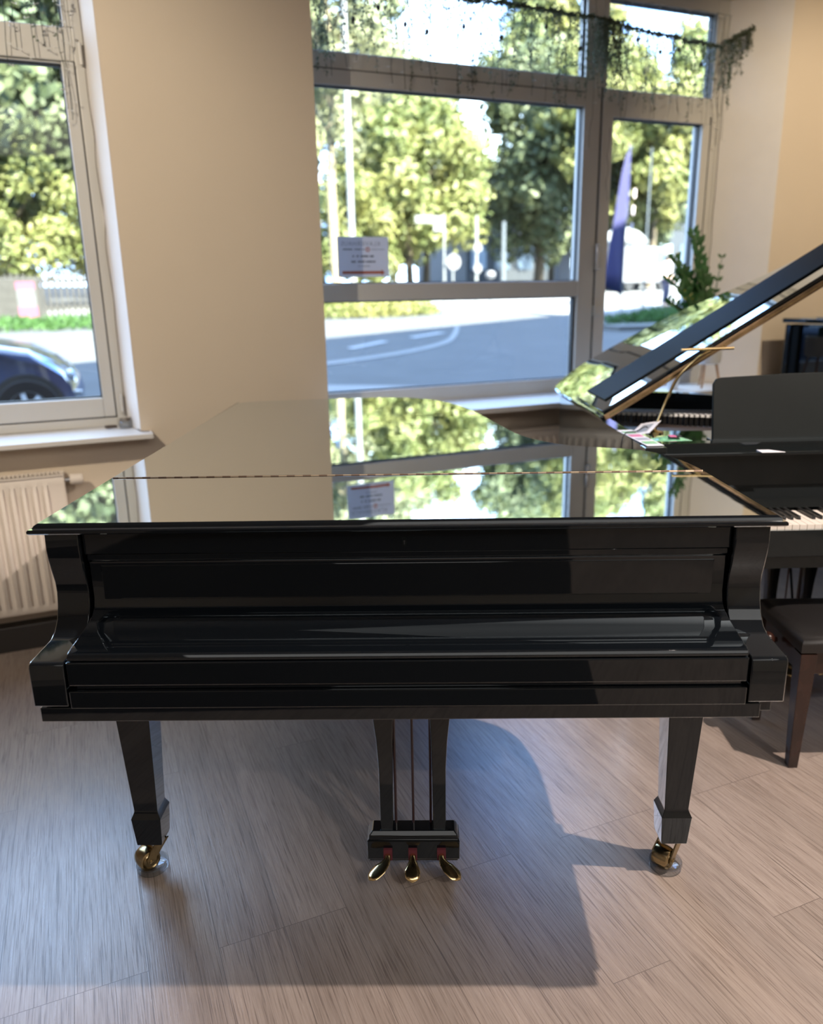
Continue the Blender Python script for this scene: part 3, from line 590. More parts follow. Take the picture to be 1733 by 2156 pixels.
# ------------------------------------------------------------------ things on and around the windows
# sign on the glass
SG = empty('paper_notice', (1.355, 3.838, 1.650), 0, label='white paper notice with mirrored lettering and an arrow, taped to the right window glass', cat='sign')
MB().box(-.134, .134, 0, .0008, -.095, .095).build('sheet', M['papersign'], SG, smooth=0)
fc = bpy.data.curves.new('t2', 'FONT'); fc.body = 'KLAVIERHAUS'; fc.size = .030; fc.align_x = 'CENTER'; fc.align_y = 'CENTER'; fc.extrude = .0002; fc.space_character = 1.1
text_mesh(fc, 'heading', M['inkl'], SG, Matrix.Translation((-.012, -.0006, .062)) @ Matrix.Rotation(PI/2, 4, 'X') @ Matrix.Diagonal((-1, 1, 1, 1)))
def words(z, h, spans, mat, nm):
    b = MB()
    for a, c in spans:
        x = a
        while x < c-.002:
            l = R.uniform(.003, .006); b.box(x, min(c, x+l), -.0008, -.0002, z-h/2*R.uniform(.6, 1), z+h/2*R.uniform(.6, 1)); x += l+.0012
    b.build(nm, mat, SG, smooth=0)
words(.036, .007, [(-.106, -.052), (-.046, -.012), (-.006, .008)], M['ink'], 'subheading'); words(.036, .005, [(.042, .115)], M['inkl'], 'subheading')
words(.004, .010, [(-.058, -.046), (-.036, -.022), (-.014, .028), (.034, .058)], M['ink'], 'text_line'); words(-.022, .010, [(-.064, -.038), (-.030, .008), (.014, .066)], M['ink'], 'text_line')
words(-.043, .006, [(-.028, -.018), (-.012, .034)], M['inkl'], 'text_line')
MB().lathe([(.011, 0), (.011, .0006), (.006, .0006), (.006, 0)], 20, Matrix.Translation((.024, -.0002, .036)) @ Matrix.Rotation(PI/2, 4, 'X'), cap=False).build('ring_logo', M['orange'], SG)
MB().prism([(-.112, -.080), (.095, -.080), (.095, -.088), (.112, -.0735), (.095, -.060), (.095, -.067), (-.112, -.067)], -.001, -.0002, 'y').build('arrow', M['orange'], SG, smooth=0)

# hanging artificial greenery and light wires
def sprig(mb, p, length, dens=90, spread=.02, rr=R):
    p = Vector(p); d = Vector((rr.uniform(-.25, .25), rr.uniform(-.2, .2), -1)).normalized(); pts = [p.copy()]; q = p.copy(); st = max(5, int(length/.02))
    for i in range(st):
        d = (d + Vector((rr.uniform(-.3, .3), rr.uniform(-.25, .25), -.35))).normalized(); q = q + d*(length/st); pts.append(q.copy())
    mb.tube(pts, .0009, 3, False)
    for i in range(int(length*dens)):
        a = rr.random()*(len(pts)-1); k = int(a); b = pts[k].lerp(pts[min(k+1, len(pts)-1)], a-k)
        dd = Vector((rr.uniform(-1, 1), rr.uniform(-1, 1), rr.uniform(-.9, .3))).normalized()
        sd = dd.cross(Vector((rr.uniform(-1, 1), rr.uniform(-1, 1), rr.uniform(-1, 1)))).normalized()
        mb.leafq(b, dd, sd, rr.uniform(.010, .018), rr.uniform(.006, .011))
def garland(x0, x1, y, zf, label, spr, dens, lenf, group=None):
    G = empty('hanging_garland', ((x0+x1)/2, y, zf((x0+x1)/2)), 0, label=label, cat='garland', group=group); inv = Vector(G.location)
    nb = int((x1-x0)/.04)+1
    pts = [Vector((x0+(x1-x0)*i/nb, y + R.uniform(-.008, .008), zf(x0+(x1-x0)*i/nb) + R.uniform(-.006, .006)))-inv for i in range(nb+1)]
    m = MB(); m.tube(pts, .004, 5)
    for i in range(int((x1-x0)*dens*8)):
        a = R.random()*(len(pts)-1); k = int(a); b = pts[k].lerp(pts[min(k+1, len(pts)-1)], a-k)
        dd = Vector((R.uniform(-1, 1), R.uniform(-.8, .8), R.uniform(-1, .5))).normalized(); m.leafq(b, dd, dd.cross(Vector((R.random(), R.random(), 1))), R.uniform(.012, .028), .009)
    m.build('stem', M['ivy'], G, smooth=0, recalc=False)
    for i in range(spr):
        x = x0 + (x1-x0)*(i+R.uniform(.1, .9))/spr; m = MB()
        for k in range(2): sprig(m, Vector((x + R.uniform(-.01, .01), y + R.uniform(-.02, .02), zf(x)))-inv, lenf(x)*R.uniform(.6, 1.1), 120)
        m.build('trailing_sprig', M['ivy'], G, smooth=0, recalc=False)
    return G
garland(1.08, 2.62, 3.74, lambda x: 2.805 + .10*max(0, 1.75-x) - .025*max(0, x-2.2), 'thick green artificial garland with trailing sprigs across the top of the wide window pane', 62, 110, lambda x: R.choice([.12, .22, .3, .38, .44]) + .12*max(0, 1.75-x))
garland(2.62, 2.76, 3.72, lambda x: 2.785, 'dense bunch of artificial greenery hanging over the window mullion', 30, 90, lambda x: R.choice([.15, .22, .3, .36]))
garland(2.76, 3.44, 3.74, lambda x: 2.779-.052*(x-2.70), 'thin artificial garland across the narrow top pane beside the mullion', 26, 110, lambda x: R.choice([.06, .1, .16, .3, .38]))
garland(3.44, 3.63, 3.72, lambda x: 2.76 + .45*(x-3.44), 'bushy end of greenery hanging at the right window reveal', 20, 150, lambda x: (.36 if x < 3.52 else .16)*R.uniform(.5, 1.1))
garland(-.9, .16, 3.74, lambda x: 2.86, 'green artificial garland trailing over the left window transom', 15, 40, lambda x: R.choice([.2, .3, .40, .47]))
CN = empty('pine_cones', (2.2, 3.73, 2.9)); bpy.data.objects.remove(CN)
for i, x in enumerate([1.30, 1.42, 1.55, 1.66, 1.85, 2.05, 2.3, 2.5, 2.85, 3.0, 3.12, 3.28]):
    z = 2.72 - R.uniform(0, .12); o = MB().lathe([(.002, .014), (.008, .008), (.010, 0), (.006, -.009), (.002, -.012)], 8).tube([(0, 0, .012), (0, 0, 2.79-z)], .0006, 4).build('garland_ornament', M['berry']); o.location = (x, 3.715, z)
    tag(o, 'small dark cone ornament dangling from the garland over the %s window pane' % ('wide' if x < 2.6 else 'narrow'), 'ornament', 'dark ornaments over the %s pane' % ('wide' if x < 2.6 else 'narrow'))
BUD = []
def wirelights(name, runs, label):
    G = empty(name, Vector(runs[0][0]), 0, label=label, cat='string lights'); inv = Vector(runs[0][0])
    for pts in runs:
        P = [Vector(p)-inv for p in pts]; m = MB(); m.tube(spline(P, 5), .0013, 4)
        o = m.build('wire_drop', M['wireb'] if name == 'cable' else M['wire'], G)
        for i in range(1, len(P)):
            sd = R.choice((-1, 1))
            if not BUD: BUD.append(MB().tube([(0, 0, 0), (.018, -.006, -.008)], .0012, 4).lathe([(.0005, -.002), (.0022, 0), (.0018, .006), (.0004, .008)], 6, Matrix.Translation((.018, -.006, -.008))).build('light_bud', M['bulb'], o)); q = BUD[0]
            else: q = BUD[0].copy(); COL.objects.link(q); q.parent = o
            q.location = P[i]; q.scale = (sd, 1, 1)
    return G
def drop(x, y, z0, z1):
    n = max(3, int((z0-z1)/.07)); return [(x + R.uniform(-.008, .008)*min(i, 1), y + R.uniform(-.004, .004), z0+(z1-z0)*i/n) for i in range(n+1)]
def hwire(x0, x1, y, z): return [(x0+(x1-x0)*i/14, y+R.uniform(-.004, .004), z+R.uniform(-.008, .004)) for i in range(15)]
wirelights('string_lights', [hwire(1.10, 2.7, 3.755, 2.93)] + [drop(x, 3.765, 2.93, z) for x, z in ((1.20, 2.43), (1.27, 2.47), (1.33, 2.50), (1.50, 2.42), (1.56, 2.40), (1.70, 2.43), (1.84, 2.40), (1.92, 2.44), (2.08, 2.42), (2.11, 2.45), (2.25, 2.42), (2.33, 2.40), (2.46, 2.44), (2.53, 2.42), (2.62, 2.2), (2.40, 2.45))], 'dark string lights with drooping wires over the wide right window pane')
wirelights('string_lights', [hwire(2.76, 3.5, 3.755, 2.90)] + [drop(x, 3.765, 2.9, z) for x, z in ((2.80, 2.28), (2.83, 2.34), (2.95, 2.38), (3.02, 2.36), (3.12, 2.37), (3.18, 2.40), (3.28, 2.40), (3.38, 2.36), (3.46, 2.25), (3.50, 2.28))], 'dark string lights dangling over the narrow pane right of the mullion')
wirelights('string_lights', [hwire(-.9, .13, 3.755, 2.90)] + [drop(x, 3.765, 2.9, z) for x, z in ((-.12, 2.37), (-.03, 2.40), (-.08, 2.43), (.02, 2.44), (.075, 2.22), (.09, 2.18))], 'dark string lights dangling over the transom of the left window')
def cable(pts, label, r=.0018, mat='wireb'):
    o = MB().tube(spline([Vector(p)-Vector(pts[0]) for p in pts], 6), r, 6).build('cable', M[mat]); o.location = pts[0]; return tag(o, label, 'cable')
cable([(.160+R.uniform(-.004, .006), 3.775, 2.9-i*.11) for i in range(18)] + [(.165, 3.76, .915), (.19, 3.70, .9125), (.20, 3.60, .9125), (.21, 3.565, .9125), (.238, 3.56, .912)], 'thin dark cable running down the right edge of the left window to its sill')
cable([(3.50+R.uniform(-.005, .005), 3.775, 2.7-i*.12) for i in range(15)], 'thin dark cable down the right post of the right window')
cable([(2.745+R.uniform(-.012, .012), 3.772, 2.30-i*.045) for i in range(9)], 'short crinkled wire hanging on the mullion beside the flag', .0014)
jar = empty('glass_jar', (.150, 3.715, .909), 0, label='small clear jar wound with dark wire in the corner of the left sill', cat='jar')
MB().lathe([(.026, 0), (.029, .004), (.029, .028), (.025, .032), (.024, .028), (.0245, .005), (.004, .004)], 28).build('jar_body', M['clear'], jar)
MB().tube([(.025*math.cos(i*.5)*R.uniform(.85, 1.08), .025*math.sin(i*.5)*R.uniform(.85, 1.08), .032+.0009*i*.4) for i in range(40)], .0014, 5).build('wire_coil', M['wireb'], jar)
cl = MB().tube([((.024+.004*math.sin(i*1.7))*math.cos(i*.5), (.012+.003*math.cos(i*2.1))*math.sin(i*.5), .003+.0002*i) for i in range(60)], .0014, 5).build('wire_coil', M['wireb']); cl.location = (.088, 3.73, .909); tag(cl, 'flat coil of dark wire lying on the left sill beside the jar', 'wire coil')

# potted ZZ plant on the right sill
PP = empty('potted_plant', (3.38, 3.60, .909), 0, label='green zz plant in a white pot on wooden legs, on the right window sill', cat='plant')
MB().lathe([(.062, .135), (.078, .14), (.082, .17), (.084, .26), (.080, .262), (.078, .25), (.004, .245)], 32).build('pot', M['pot'], PP)
for a in (-2.5, -.7, 1.2):
    c, s_ = math.cos(a), math.sin(a); MB().tube([(.085*c, .085*s_, 0), (.052*c, .052*s_, .15)], [.006, .0085], 10).build('pot_leg', M['wood'], PP)
def zz(root, p0, bend, h, nl, mat='leaf', ls=.075):
    P = [Vector(p0) + Vector((bend[0]*t*t, bend[1]*t*t, h*t*(1-.08*t))) for t in [i/14 for i in range(15)]]
    st = MB().tube(P, [.006-.0045*i/14 for i in range(15)], 7).build('stem', M['leaf'], root)
    m = MB()
    for i in range(nl):
        t = .30 + .70*i/(nl-1); k = min(13, int(t*14)); b = P[k].lerp(P[k+1], t*14-k); ax = (P[k+1]-P[k]).normalized()
        for sd in (-1, 1):
            az = R.uniform(-.5, .5) + (0 if sd > 0 else PI); out_ = Vector((math.cos(az), math.sin(az)*.8, 0))
            d = (out_*.8 + ax*R.uniform(.45, .9)).normalized(); s2 = d.cross(Vector((R.uniform(-.3, .3), -1, R.uniform(-.2, .5)))).normalized()
            if s2.length < .1: s2 = Vector((0, 0, 1))
            l = ls*R.uniform(.75, 1.1)*(1-.4*(t-.3)); w_ = l*.32; nrm = d.cross(s2)
            pts = [b, b+d*l*.3+s2*w_*.85, b+d*l*.6+s2*w_*.8, b+d*l, b+d*l*.6-s2*w_*.8, b+d*l*.3-s2*w_*.85]; mid1 = b+d*l*.3-nrm*.004; mid2 = b+d*l*.6-nrm*.004
            v = [m.b.verts.new(p) for p in pts]; q1, q2 = m.b.verts.new(mid1), m.b.verts.new(mid2)
            for f in ((v[0], v[1], q1), (v[1], v[2], q2, q1), (v[2], v[3], q2), (v[0], q1, v[5]), (q1, q2, v[4], v[5]), (q2, v[3], v[4])): m.b.faces.new(f)
    m.build('leaves', M[mat], st, smooth=60, recalc=False)
for p0, bd_, h_, nl in (((-.02, 0, .25), (-.12, .03, .63), 0, 0),): pass
zz(PP, (-.02, 0, .25), (-.13, .02), .66, 20, ls=.085); zz(PP, (-.03, .02, .25), (-.20, .05), .52, 16, ls=.08); zz(PP, (-.03, -.02, .25), (-.33, -.02), .40, 16, ls=.075)
zz(PP, (.0, .0, .25), (-.06, .03), .42, 14, ls=.08); zz(PP, (.01, .0, .25), (.06, .02), .52, 6, ls=.05); zz(PP, (-.01, .02, .25), (-.17, .0), .30, 10, mat='leafold'); zz(PP, (-.04, .01, .25), (-.24, .02), .27, 13); zz(PP, (-.02, .03, .25), (-.10, .05), .34, 12, ls=.08); zz(PP, (-.03, .03, .25), (-.16, .04), .44, 14, ls=.08)
p3 = tag(MB().lathe([(.022, 0), (.030, .002), (.034, .05), (.036, .075), (.033, .075), (.03, .05), (.002, .045)], 24).build('small_pot', M['pot']), 'small plain white pot on the right sill, left of the wooden-legged pot', 'pot'); p3.location = (3.16, 3.62, .909)

# ------------------------------------------------------------------ outdoors
def terr(y): return max(0.0, min(2.04, (y-8)*.06)) - (.0 if y > 4 else 0)
def slab(name, poly, h, mat, th=.02, **kw):
    # cut into strips so it follows the rising ground
    m = MB(); ys = sorted(set([p[1] for p in poly])); lo, hi = ys[0], ys[-1]
    bmv = [m.b.verts.new((p[0], p[1], 0)) for p in poly]; m.b.faces.new(bmv)
    for yc in (8.0, 42.0):
        if lo < yc < hi: bmesh.ops.bisect_plane(m.b, geom=m.b.verts[:]+m.b.edges[:]+m.b.faces[:], plane_co=(0, yc, 0), plane_no=(0, 1, 0))
    r = bmesh.ops.extrude_face_region(m.b, geom=m.b.faces[:]); ev = [g for g in r['geom'] if isinstance(g, bmesh.types.BMVert)]
    evs = set(ev)
    for v in m.b.verts: v.co.z = terr(v.co.y) + (h if v in evs else h-th)
    return m.build(name, mat, smooth=0)
g = slab('ground_road', [(-60, 3.95), (90, 3.95), (90, 110), (-60, 110)], 0.0, M['asphalt'], .3); S(g)
S(slab('ground_near_pavement', [(-20, 3.95), (20, 3.95), (20, 4.6), (8, 7.6), (3.3, 11.1), (-.5, 12.6), (-3, 9), (-20, 9)], .012, M['pave'], .012)) if False else None
S(slab('trim_4', [(.9, 9.3), (7.5, 8.4), (4.6, 10.5), (2.9, 11.25), (1.6, 11.6)], .012, M['pave'], .012))
S(slab('trim_5', [(13, 21.5), (19, 17.5), (60, 30), (60, 60), (16, 36), (4, 30), (-6, 28), (-6, 21.5), (4, 25), (9.5, 26.5)], .014, M['pave'], .012))
tag(slab('road_dash', [(5.0, 14.9), (6.1, 15.8), (6.0, 16.0), (4.9, 15.1)], .016, M['mark'], .01), 'white lane dash on the asphalt, the nearer and left one of two', 'road marking', 'white dashes on the road')
tag(slab('road_dash', [(6.9, 16.25), (8.0, 17.0), (7.9, 17.2), (6.8, 16.45)], .016, M['mark'], .01), 'white lane dash on the asphalt, the farther and right one of two', 'road marking', 'white dashes on the road')
arc = spline([(1.5, 12.2, 0), (4.04, 13.1, 0), (5.8, 14.0, 0), (7.2, 15.2, 0), (8.1, 16.6, 0), (9.0, 18.3, 0)], 6)
S(slab('trim_6', [(p.x, p.y) for p in arc] + [(p.x+.02, p.y+.30) for p in arc[::-1]], .013, M['pave'], .01))
tag(slab('kerb_stone', [(12.2, 16.0), (22, 15.4), (22, 15.9), (12.0, 16.55)], .12, M['kerb'], .12), 'low grey kerb in front of the right-hand lawn', 'kerb')

def turf(name, poly_fn, n, x0, x1, y0, y1, h, hh, mat, label, cat, leaf=(.10, .16)):
    m = MB(); c = 0
    while c < n:
        x, y = R.uniform(x0, x1), R.uniform(y0, y1); k = poly_fn(x, y)
        if k <= 0: continue
        z = terr(y) + h + hh*k*R.random(); d = Vector((R.uniform(-1, 1), R.uniform(-1, 1), R.uniform(.2, 1.5))).normalized()
        m.leafq((x, y, z), d, d.cross(Vector((R.uniform(-1, 1), R.uniform(-1, 1), .2))), R.uniform(*leaf), R.uniform(.05, .09)); c += 1
    return tag(m.build(name, mat, smooth=0, recalc=False), label, cat, kind='stuff')
def band(x, y):      # lawn wedge right of the flag
    u = (x-12.3)/9; return 1 if (0 < u < 1.0 and 16.5 < y < 16.9 + u*5.2) else 0
turf('lawn_grass', band, 9000, 12.2, 21.5, 16.4, 22.5, .03, .22, M['grass'], 'bright green lawn strip behind the kerb, below the blue flag', 'grass')
def bush_fn(x, y): k = 1-((x-7.6)/2.6)**2-((y-22.3)/1.0)**2; return math.sqrt(k) if k > 0 else 0
turf('low_hedge', bush_fn, 5200, 5, 10.2, 21.2, 23.4, .0, .75, M['lf1'], 'low yellow-green hedge at the far roadside below the cross bar of the window', 'hedge', (.12, .2))

# trees
def crown_mesh(seed, rx, rz, nb, nl, leaf, mat, low=0.0):
    rr = random.Random(seed); m = MB(); blobs = []
    for i in range(nb):
        while True:
            p = Vector((rr.uniform(-1, 1), rr.uniform(-1, 1), rr.uniform(-1, 1)))
            if .25 < p.length < 1: break
        blobs.append((Vector((p.x*rx, p.y*rx, p.z*rz)), rr.uniform(.22, .40)*rx))
    for i in range(nl):
        c, r = blobs[rr.randrange(nb)]; d = Vector((rr.gauss(0, 1), rr.gauss(0, 1), rr.gauss(0, 1))).normalized()
        p = c + d*r*(rr.random()**.35); nrm = (d + Vector((rr.uniform(-.8, .8), rr.uniform(-.8, .8), rr.uniform(-.3, .9)))).normalized()
        u = nrm.cross(Vector((rr.random(), rr.random(), rr.random()))).normalized(); v = nrm.cross(u); s = leaf*rr.uniform(.6, 1.25)
        m.b.faces.new([m.b.verts.new(q) for q in (p-u*s*.5, p+v*s*.38, p+u*s*.5, p-v*s*.38)])
    me = bpy.data.meshes.new('crown'); m.b.to_mesh(me); m.b.free(); me.materials.append(mat); return me
CR = {'sun': crown_mesh(1, 3.2, 4.2, 46, 15000, .30, M['lf1']), 'deep': crown_mesh(2, 4.0, 4.6, 60, 17000, .34, M['lf2']), 'pale': crown_mesh(3, 2.6, 4.8, 34, 8500, .26, M['lf3']), 'bushy': crown_mesh(4, 3.0, 3.0, 40, 12000, .28, M['lf1'])}
def tree(x, y, kind, s, hz, label, trunk=.22, tmat='bark', group='trees across the street'):
    z0 = terr(y); T = empty('tree', (x, y, z0), R.uniform(0, 6), label=label, cat='tree', group=group)
    c = bpy.data.objects.new('crown', CR[kind]); COL.objects.link(c); c.parent = T; c.location = (0, 0, hz); c.scale = (s, s, s)
    pts = [(0, 0, -.1), (.08, .05, hz*.4), (-.1, .1, hz*.8), (.1, 0, hz*1.15)]
    tk = MB().tube(spline(pts, 4), [trunk*(1-.07*i) for i in range(13)], 9)
    for k in range(5):
        a = k*1.3; tk.tube([(0, .05, hz*(.55+.1*k)), (1.1*s*math.cos(a), 1.1*s*math.sin(a), hz*(.75+.1*k)), (2.0*s*math.cos(a), 2.0*s*math.sin(a), hz*(.9+.12*k))], [trunk*.4, trunk*.25, trunk*.1], 6)
    tk.build('trunk', M[tmat], T, smooth=60); return T
TR = [(-3.6, 29, 'deep', 1.15, 7.6, 'large dark green tree filling the left window, the nearest to its left edge'),
 (1.0, 33, 'deep', 1.05, 6.8, 'dark green tree in the left window beside the frame'),
 (-1.6, 27, 'bushy', .62, 2.6, 'low sunlit bush-like tree above the fence in the left window'),
 (1.6, 27.5, 'bushy', .55, 2.4, 'small bright leafy tree over the fence at the right side of the left window'),
 (8.25, 26.0, 'pale', .80, 9.2, 'tall thin pale tree next to the wall pillar in the right window'),
 (11.0, 37, 'pale', 1.2, 9.3, 'loose light-green tree right behind the white lamp post'),
 (13.2, 31.5, 'bushy', .95, 4.2, 'rounded sunny tree left of the street name sign'),
 (15.0, 34.0, 'sun', .80, 5.6, 'sunny yellow-green tree behind the street name sign'),
 (10.0, 29.5, 'bushy', .60, 2.4, 'small bright shrub-like tree behind the paper notice'),
 (22.2, 36.0, 'deep', 1.0, 6.2, 'large darker tree in front of the slate building'),
 (21.5, 31.0, 'sun', .62, 7.6, 'sunny tree touching the mullion from the left'),
 (26.8, 33.0, 'sun', 1.0, 7.4, 'big sunny tree behind the blue flag'),
 (29.0, 36.5, 'deep', .72, 5.2, 'tree with deep green crown right of the flag, behind the white parasol'),
 (25.5, 40, 'sun', 1.2, 12.0, 'tallest tree reaching into the top narrow pane'),
 (19.0, 48, 'pale', 1.5, 8.0, 'far pale tree between the street sign and the dark building'),
 (14.2, 41.0, 'pale', 1.25, 11.8, 'tall loose tree whose thin crown shows through the greenery of the top wide pane'),
 (6.5, 48, 'sun', 1.5, 7.0, 'far sunny tree behind the white lamp post at the left')]
for x, y, k, s, hz, lab in TR: tree(x, y, k, s, hz, lab, .2 if k != 'deep' else .3, 'palebark' if k == 'pale' else 'bark')
# street furniture
def pole(name, x, y, h, r, label, cat, mat='polew'):
    T = empty(name, (x, y, terr(y)), 0, label=label, cat=cat); MB().tube([(0, 0, -.1), (0, 0, h*.5), (0, 0, h)], [r, r*.85, r*.7], 14).build('pole', M[mat], T); return T
lp = pole('street_lamp', 7.95, 23.5, 9.5, .105, 'tall white lamp post behind the paper notice, rising out of the right window', 'street lamp')
MB().tube([(0, 0, 9.4), (0, -.5, 9.7), (0, -1.2, 9.8)], .05, 8).box(-.12, .12, -1.7, -1.1, 9.74, 9.88).build('lamp_head', M['polew'], lp)
ss = pole('street_name_sign', 10.31, 22.0, 2.85, .035, 'white street name sign on a post, between the lamp post and the dark building', 'street sign')
MB().box(-.92, .02, -.02, .02, 2.58, 2.78).build('name_plate', M['signw'], ss, smooth=0); MB().box(-.34, .02, -.02, .02, 2.36, 2.55).build('small_plate', M['signw'], ss, smooth=0)
MB().box(-.84, -.36, -.024, -.02, 2.655, 2.70).box(-.30, -.06, -.024, -.02, 2.655, 2.70).build('faint_lettering', M['inkl'], ss, smooth=0)
rs = pole('round_traffic_sign', 10.55, 21.9, 1.75, .03, 'round white traffic sign on a short post under the street name sign', 'traffic sign')
MB().lathe([(.23, -.01), (.23, .01)], 30, Matrix.Translation((0, -.04, 1.5)) @ Matrix.Rotation(PI/2, 4, 'X')).build('disc', M['signw'], rs)
ps = pole('sign_pole', 12.42, 24.0, 2.9, .05, 'thin post with small round discs in front of the dark building', 'post', 'polew')
for k, z in enumerate((1.25, 1.9)): MB().lathe([(.15, -.01), (.15, .01)], 20, Matrix.Translation((.02, -.06, z)) @ Matrix.Rotation(PI/2, 4, 'X')).build('disc', M['signw'], ps)
pole('grey_post', 16.5, 29.5, 2.9, .11, 'thick grey post in front of the dark building', 'post', 'poleg')
bl = pole('garden_lamp', 13.6, 25.2, .95, .04, 'short lamp with a white ball top before the dark building', 'lamp', 'poleg')
MB().lathe([(.02, .85), (.14, .90), (.18, 1.0), (.14, 1.1), (.02, 1.14)], 16).build('globe', M['signw'], bl)
fl = pole('beach_flag', 13.75, 18.0, 4.45, .022, 'tall narrow blue feather flag standing at the lawn in the right window', 'flag', 'poleg')
zs = [.95, 1.3, 1.8, 2.3, 2.8, 3.3, 3.8, 4.2, 4.42]; wd = [.42, .40, .36, .32, .28, .24, .18, .10, .02]
fr_ = [[(-.20+.05*i*.5+.01, 0, z) for i, z in enumerate(zs)]]
m = MB(); rows = []
for i, (z, w_) in enumerate(zip(zs, wd)):
    rows.append([(.07*i/8 - 1.45*w_*(1-k/5), .03*math.sin(k*1.3+i), z - (.22*(1-k/5)*0 if i else 0) - (.25*k/5 if i == 0 else 0)) for k in range(6)])
m.loft(rows, cap=False, close=False); fo = m.build('flag_cloth', M['blue'], fl, smooth=60); fo.modifiers.new('th', 'SOLIDIFY').thickness = .006
fw_ = MB()
for i in range(5): fw_.box(.08+.02*i, .14+.02*i, -.075, -.070, 1.5+.42*i, 1.72+.42*i)
fw_.build('faint_print', M['shirt'], fl, smooth=0)
pole('slim_flagpole', 16.07, 20.0, 4.7, .03, 'thin grey pole right of the blue flag', 'pole', 'poleg')
# white parasol and table glow
pa = pole('parasol', 17.3, 22.8, 2.5, .03, 'open white parasol beyond the lawn, left of the person', 'parasol', 'poleg')
MB().lathe([(.85, 2.0), (.88, 2.12), (.55, 2.42), (.03, 2.62)], 10).build('canopy', M['cloth'], pa, smooth=0)
vn = empty('white_van', (24.2, 31.0, terr(31)), .3, label='white van parked in the sun beyond the parasol', cat='van')
MB().prism([(-2, .35), (1.9, .35), (2.0, .9), (1.5, 1.15), (1.1, 1.9), (-2, 2.0)], -.85, .85, 'y').build('body', M['signw'], vn, bevel=.06); MB().prism([(1.52, 1.2), (1.2, 1.75), (.6, 1.78), (.6, 1.2)], -.87, .87, 'y').build('window', M['win'], vn)
for x in (-1.3, 1.3):
    for y in (-.8, .62): MB().lathe([(.33, 0), (.33, .2)], 20, Matrix.Translation((x, y, .33)) @ Matrix.Rotation(-PI/2, 4, 'X')).build('wheel', M['tyre'], vn)
# gate pillars
for i, x in enumerate((26.6, 28.0)):
    g_ = empty('gate_pillar', (x, 40.5, terr(40.5)), 0, label=['white gate pillar left of the mullion, the left one of two', 'white gate pillar nearest the mullion, the right one of two'][i], cat='pillar', group='white gate pillars by the dark building')
    MB().box(-.42, .42, -.3, .3, 0, 2.0+.3*i).build('shaft', M['signw'], g_, bevel=.03); MB().lathe([(.45, 2.0+.3*i), (.40, 2.2+.3*i), (.2, 2.5+.3*i), (.02, 2.7+.3*i)], 14).build('cap', M['signw'], g_)
# buildings
def building(x0, x1, y, h, mat, label, nx, nz_, wmat):
    B = empty('building', ((x0+x1)/2, y, terr(y)-.1), 0, label=label, cat='building'); hw = (x1-x0)/2
    MB().box(-hw, hw, 0, 8, 0, h).build('walls', M[mat], B, smooth=0); MB().box(-hw-.2, hw+.2, -.2, 8.2, h, h+.25).build('roof_edge', M['slate'], B, smooth=0)
    for i in range(nx):
        for j in range(nz_):
            cx = -hw + (i+.5)*2*hw/nx; cz = 1.6 + j*2.8; MB().box(cx-.55, cx+.55, -.04, .05, cz-.7, cz+.75).build('window', M[wmat if (i+j) % 4 else 'winl'], B, smooth=0)
    return B
building(23.6, 34.0, 47.0, 7.2, 'slate', 'dark slate-coloured building behind the trees, left of the mullion', 6, 2, 'win')
building(36.0, 47.0, 44.0, 9.0, 'slate', 'dark building at the right end of the right window behind the person', 6, 3, 'win')
building(-14, -4.5, 44.0, 8.0, 'facade', 'pale rendered house hidden behind the left-window trees', 5, 2, 'win')
# fence, pillar with posters in the left window
FN = empty('picket_fence', (0, 24, terr(24)), 0, label='weathered picket fence below the trees in the left window', cat='fence')
for z in (.25, .95): MB().box(-9, 4.5, -.03, .03, z, z+.09).build('rail', M['fence'], FN, smooth=0)
for i in range(90):
    x = -8.9 + i*.148; MB().box(x, x+.085, -.05, -.03, .05, 1.15+.03*math.sin(i*.9)).build('picket', M['fence'], FN, smooth=0)
PL = tag(MB().box(-.75, .45, -.25, .25, 0, 1.1).build('poster_wall', M['pillar'], smooth=0, bevel=.03), 'low concrete wall section carrying posters in the left window', 'wall'); PL.location = (-1.2, 23.2, terr(23.2))
po = empty('poster', (-1.10, 22.93, terr(23.2)+.55), 0, label='pink and white poster on the concrete wall in the left window', cat='poster')
MB().box(-.22, .22, 0, .01, -.45, .45).build('sheet', M['posterw'], po, smooth=0); MB().box(-.22, .22, -.004, 0, .27, .45).box(-.22, .22, -.004, 0, -.45, -.16).build('pink_band', M['pinkd'], po, smooth=0)
def verge(x, y): return 1 if 20.4 < y < 22.8 else 0
turf('verge_grass', verge, 5000, -7, 3.2, 20.4, 23.6, .0, .14, M['grass'], 'strip of grass in front of the fence in the left window', 'grass')
# car
CAR = empty('parked_car', (0, 9.0, .05), 0, label='dark navy hatchback parked outside the left window', cat='car')
prof = [(-.02, .30), (.0, .45), (-.03, .58), (-.10, .70), (-.22, .80), (-.50, .93), (-.85, 1.00), (-1.10, 1.03), (-1.75, 1.44), (-2.2, 1.50), (-3.2, 1.47), (-3.85, 1.05), (-4.0, .85), (-4.0, .35), (-3.7, .22), (-.2, .20)]
rings = []
for y, sx, zz_, in ((.0, .985, .90), (.06, .995, .97), (.30, 1.0, 1.0), (.85, 1.0, 1.015), (1.40, 1.0, 1.0), (1.64, .995, .97), (1.70, .985, .90)):
    rings.append([(x*sx + (-.10*abs((y-.85)/.85)**2 if x > -.3 else 0), y + (0 if z < 1.03 else (.13 if y < .85 else -.13)*(1 if abs(y-.85) > .6 else 0)), .2+(z-.2)*(zz_ if z < 1.04 else zz_*1.0)) for x, z in prof])
MB().loft(rings).build('body', M['car'], CAR, smooth=50)
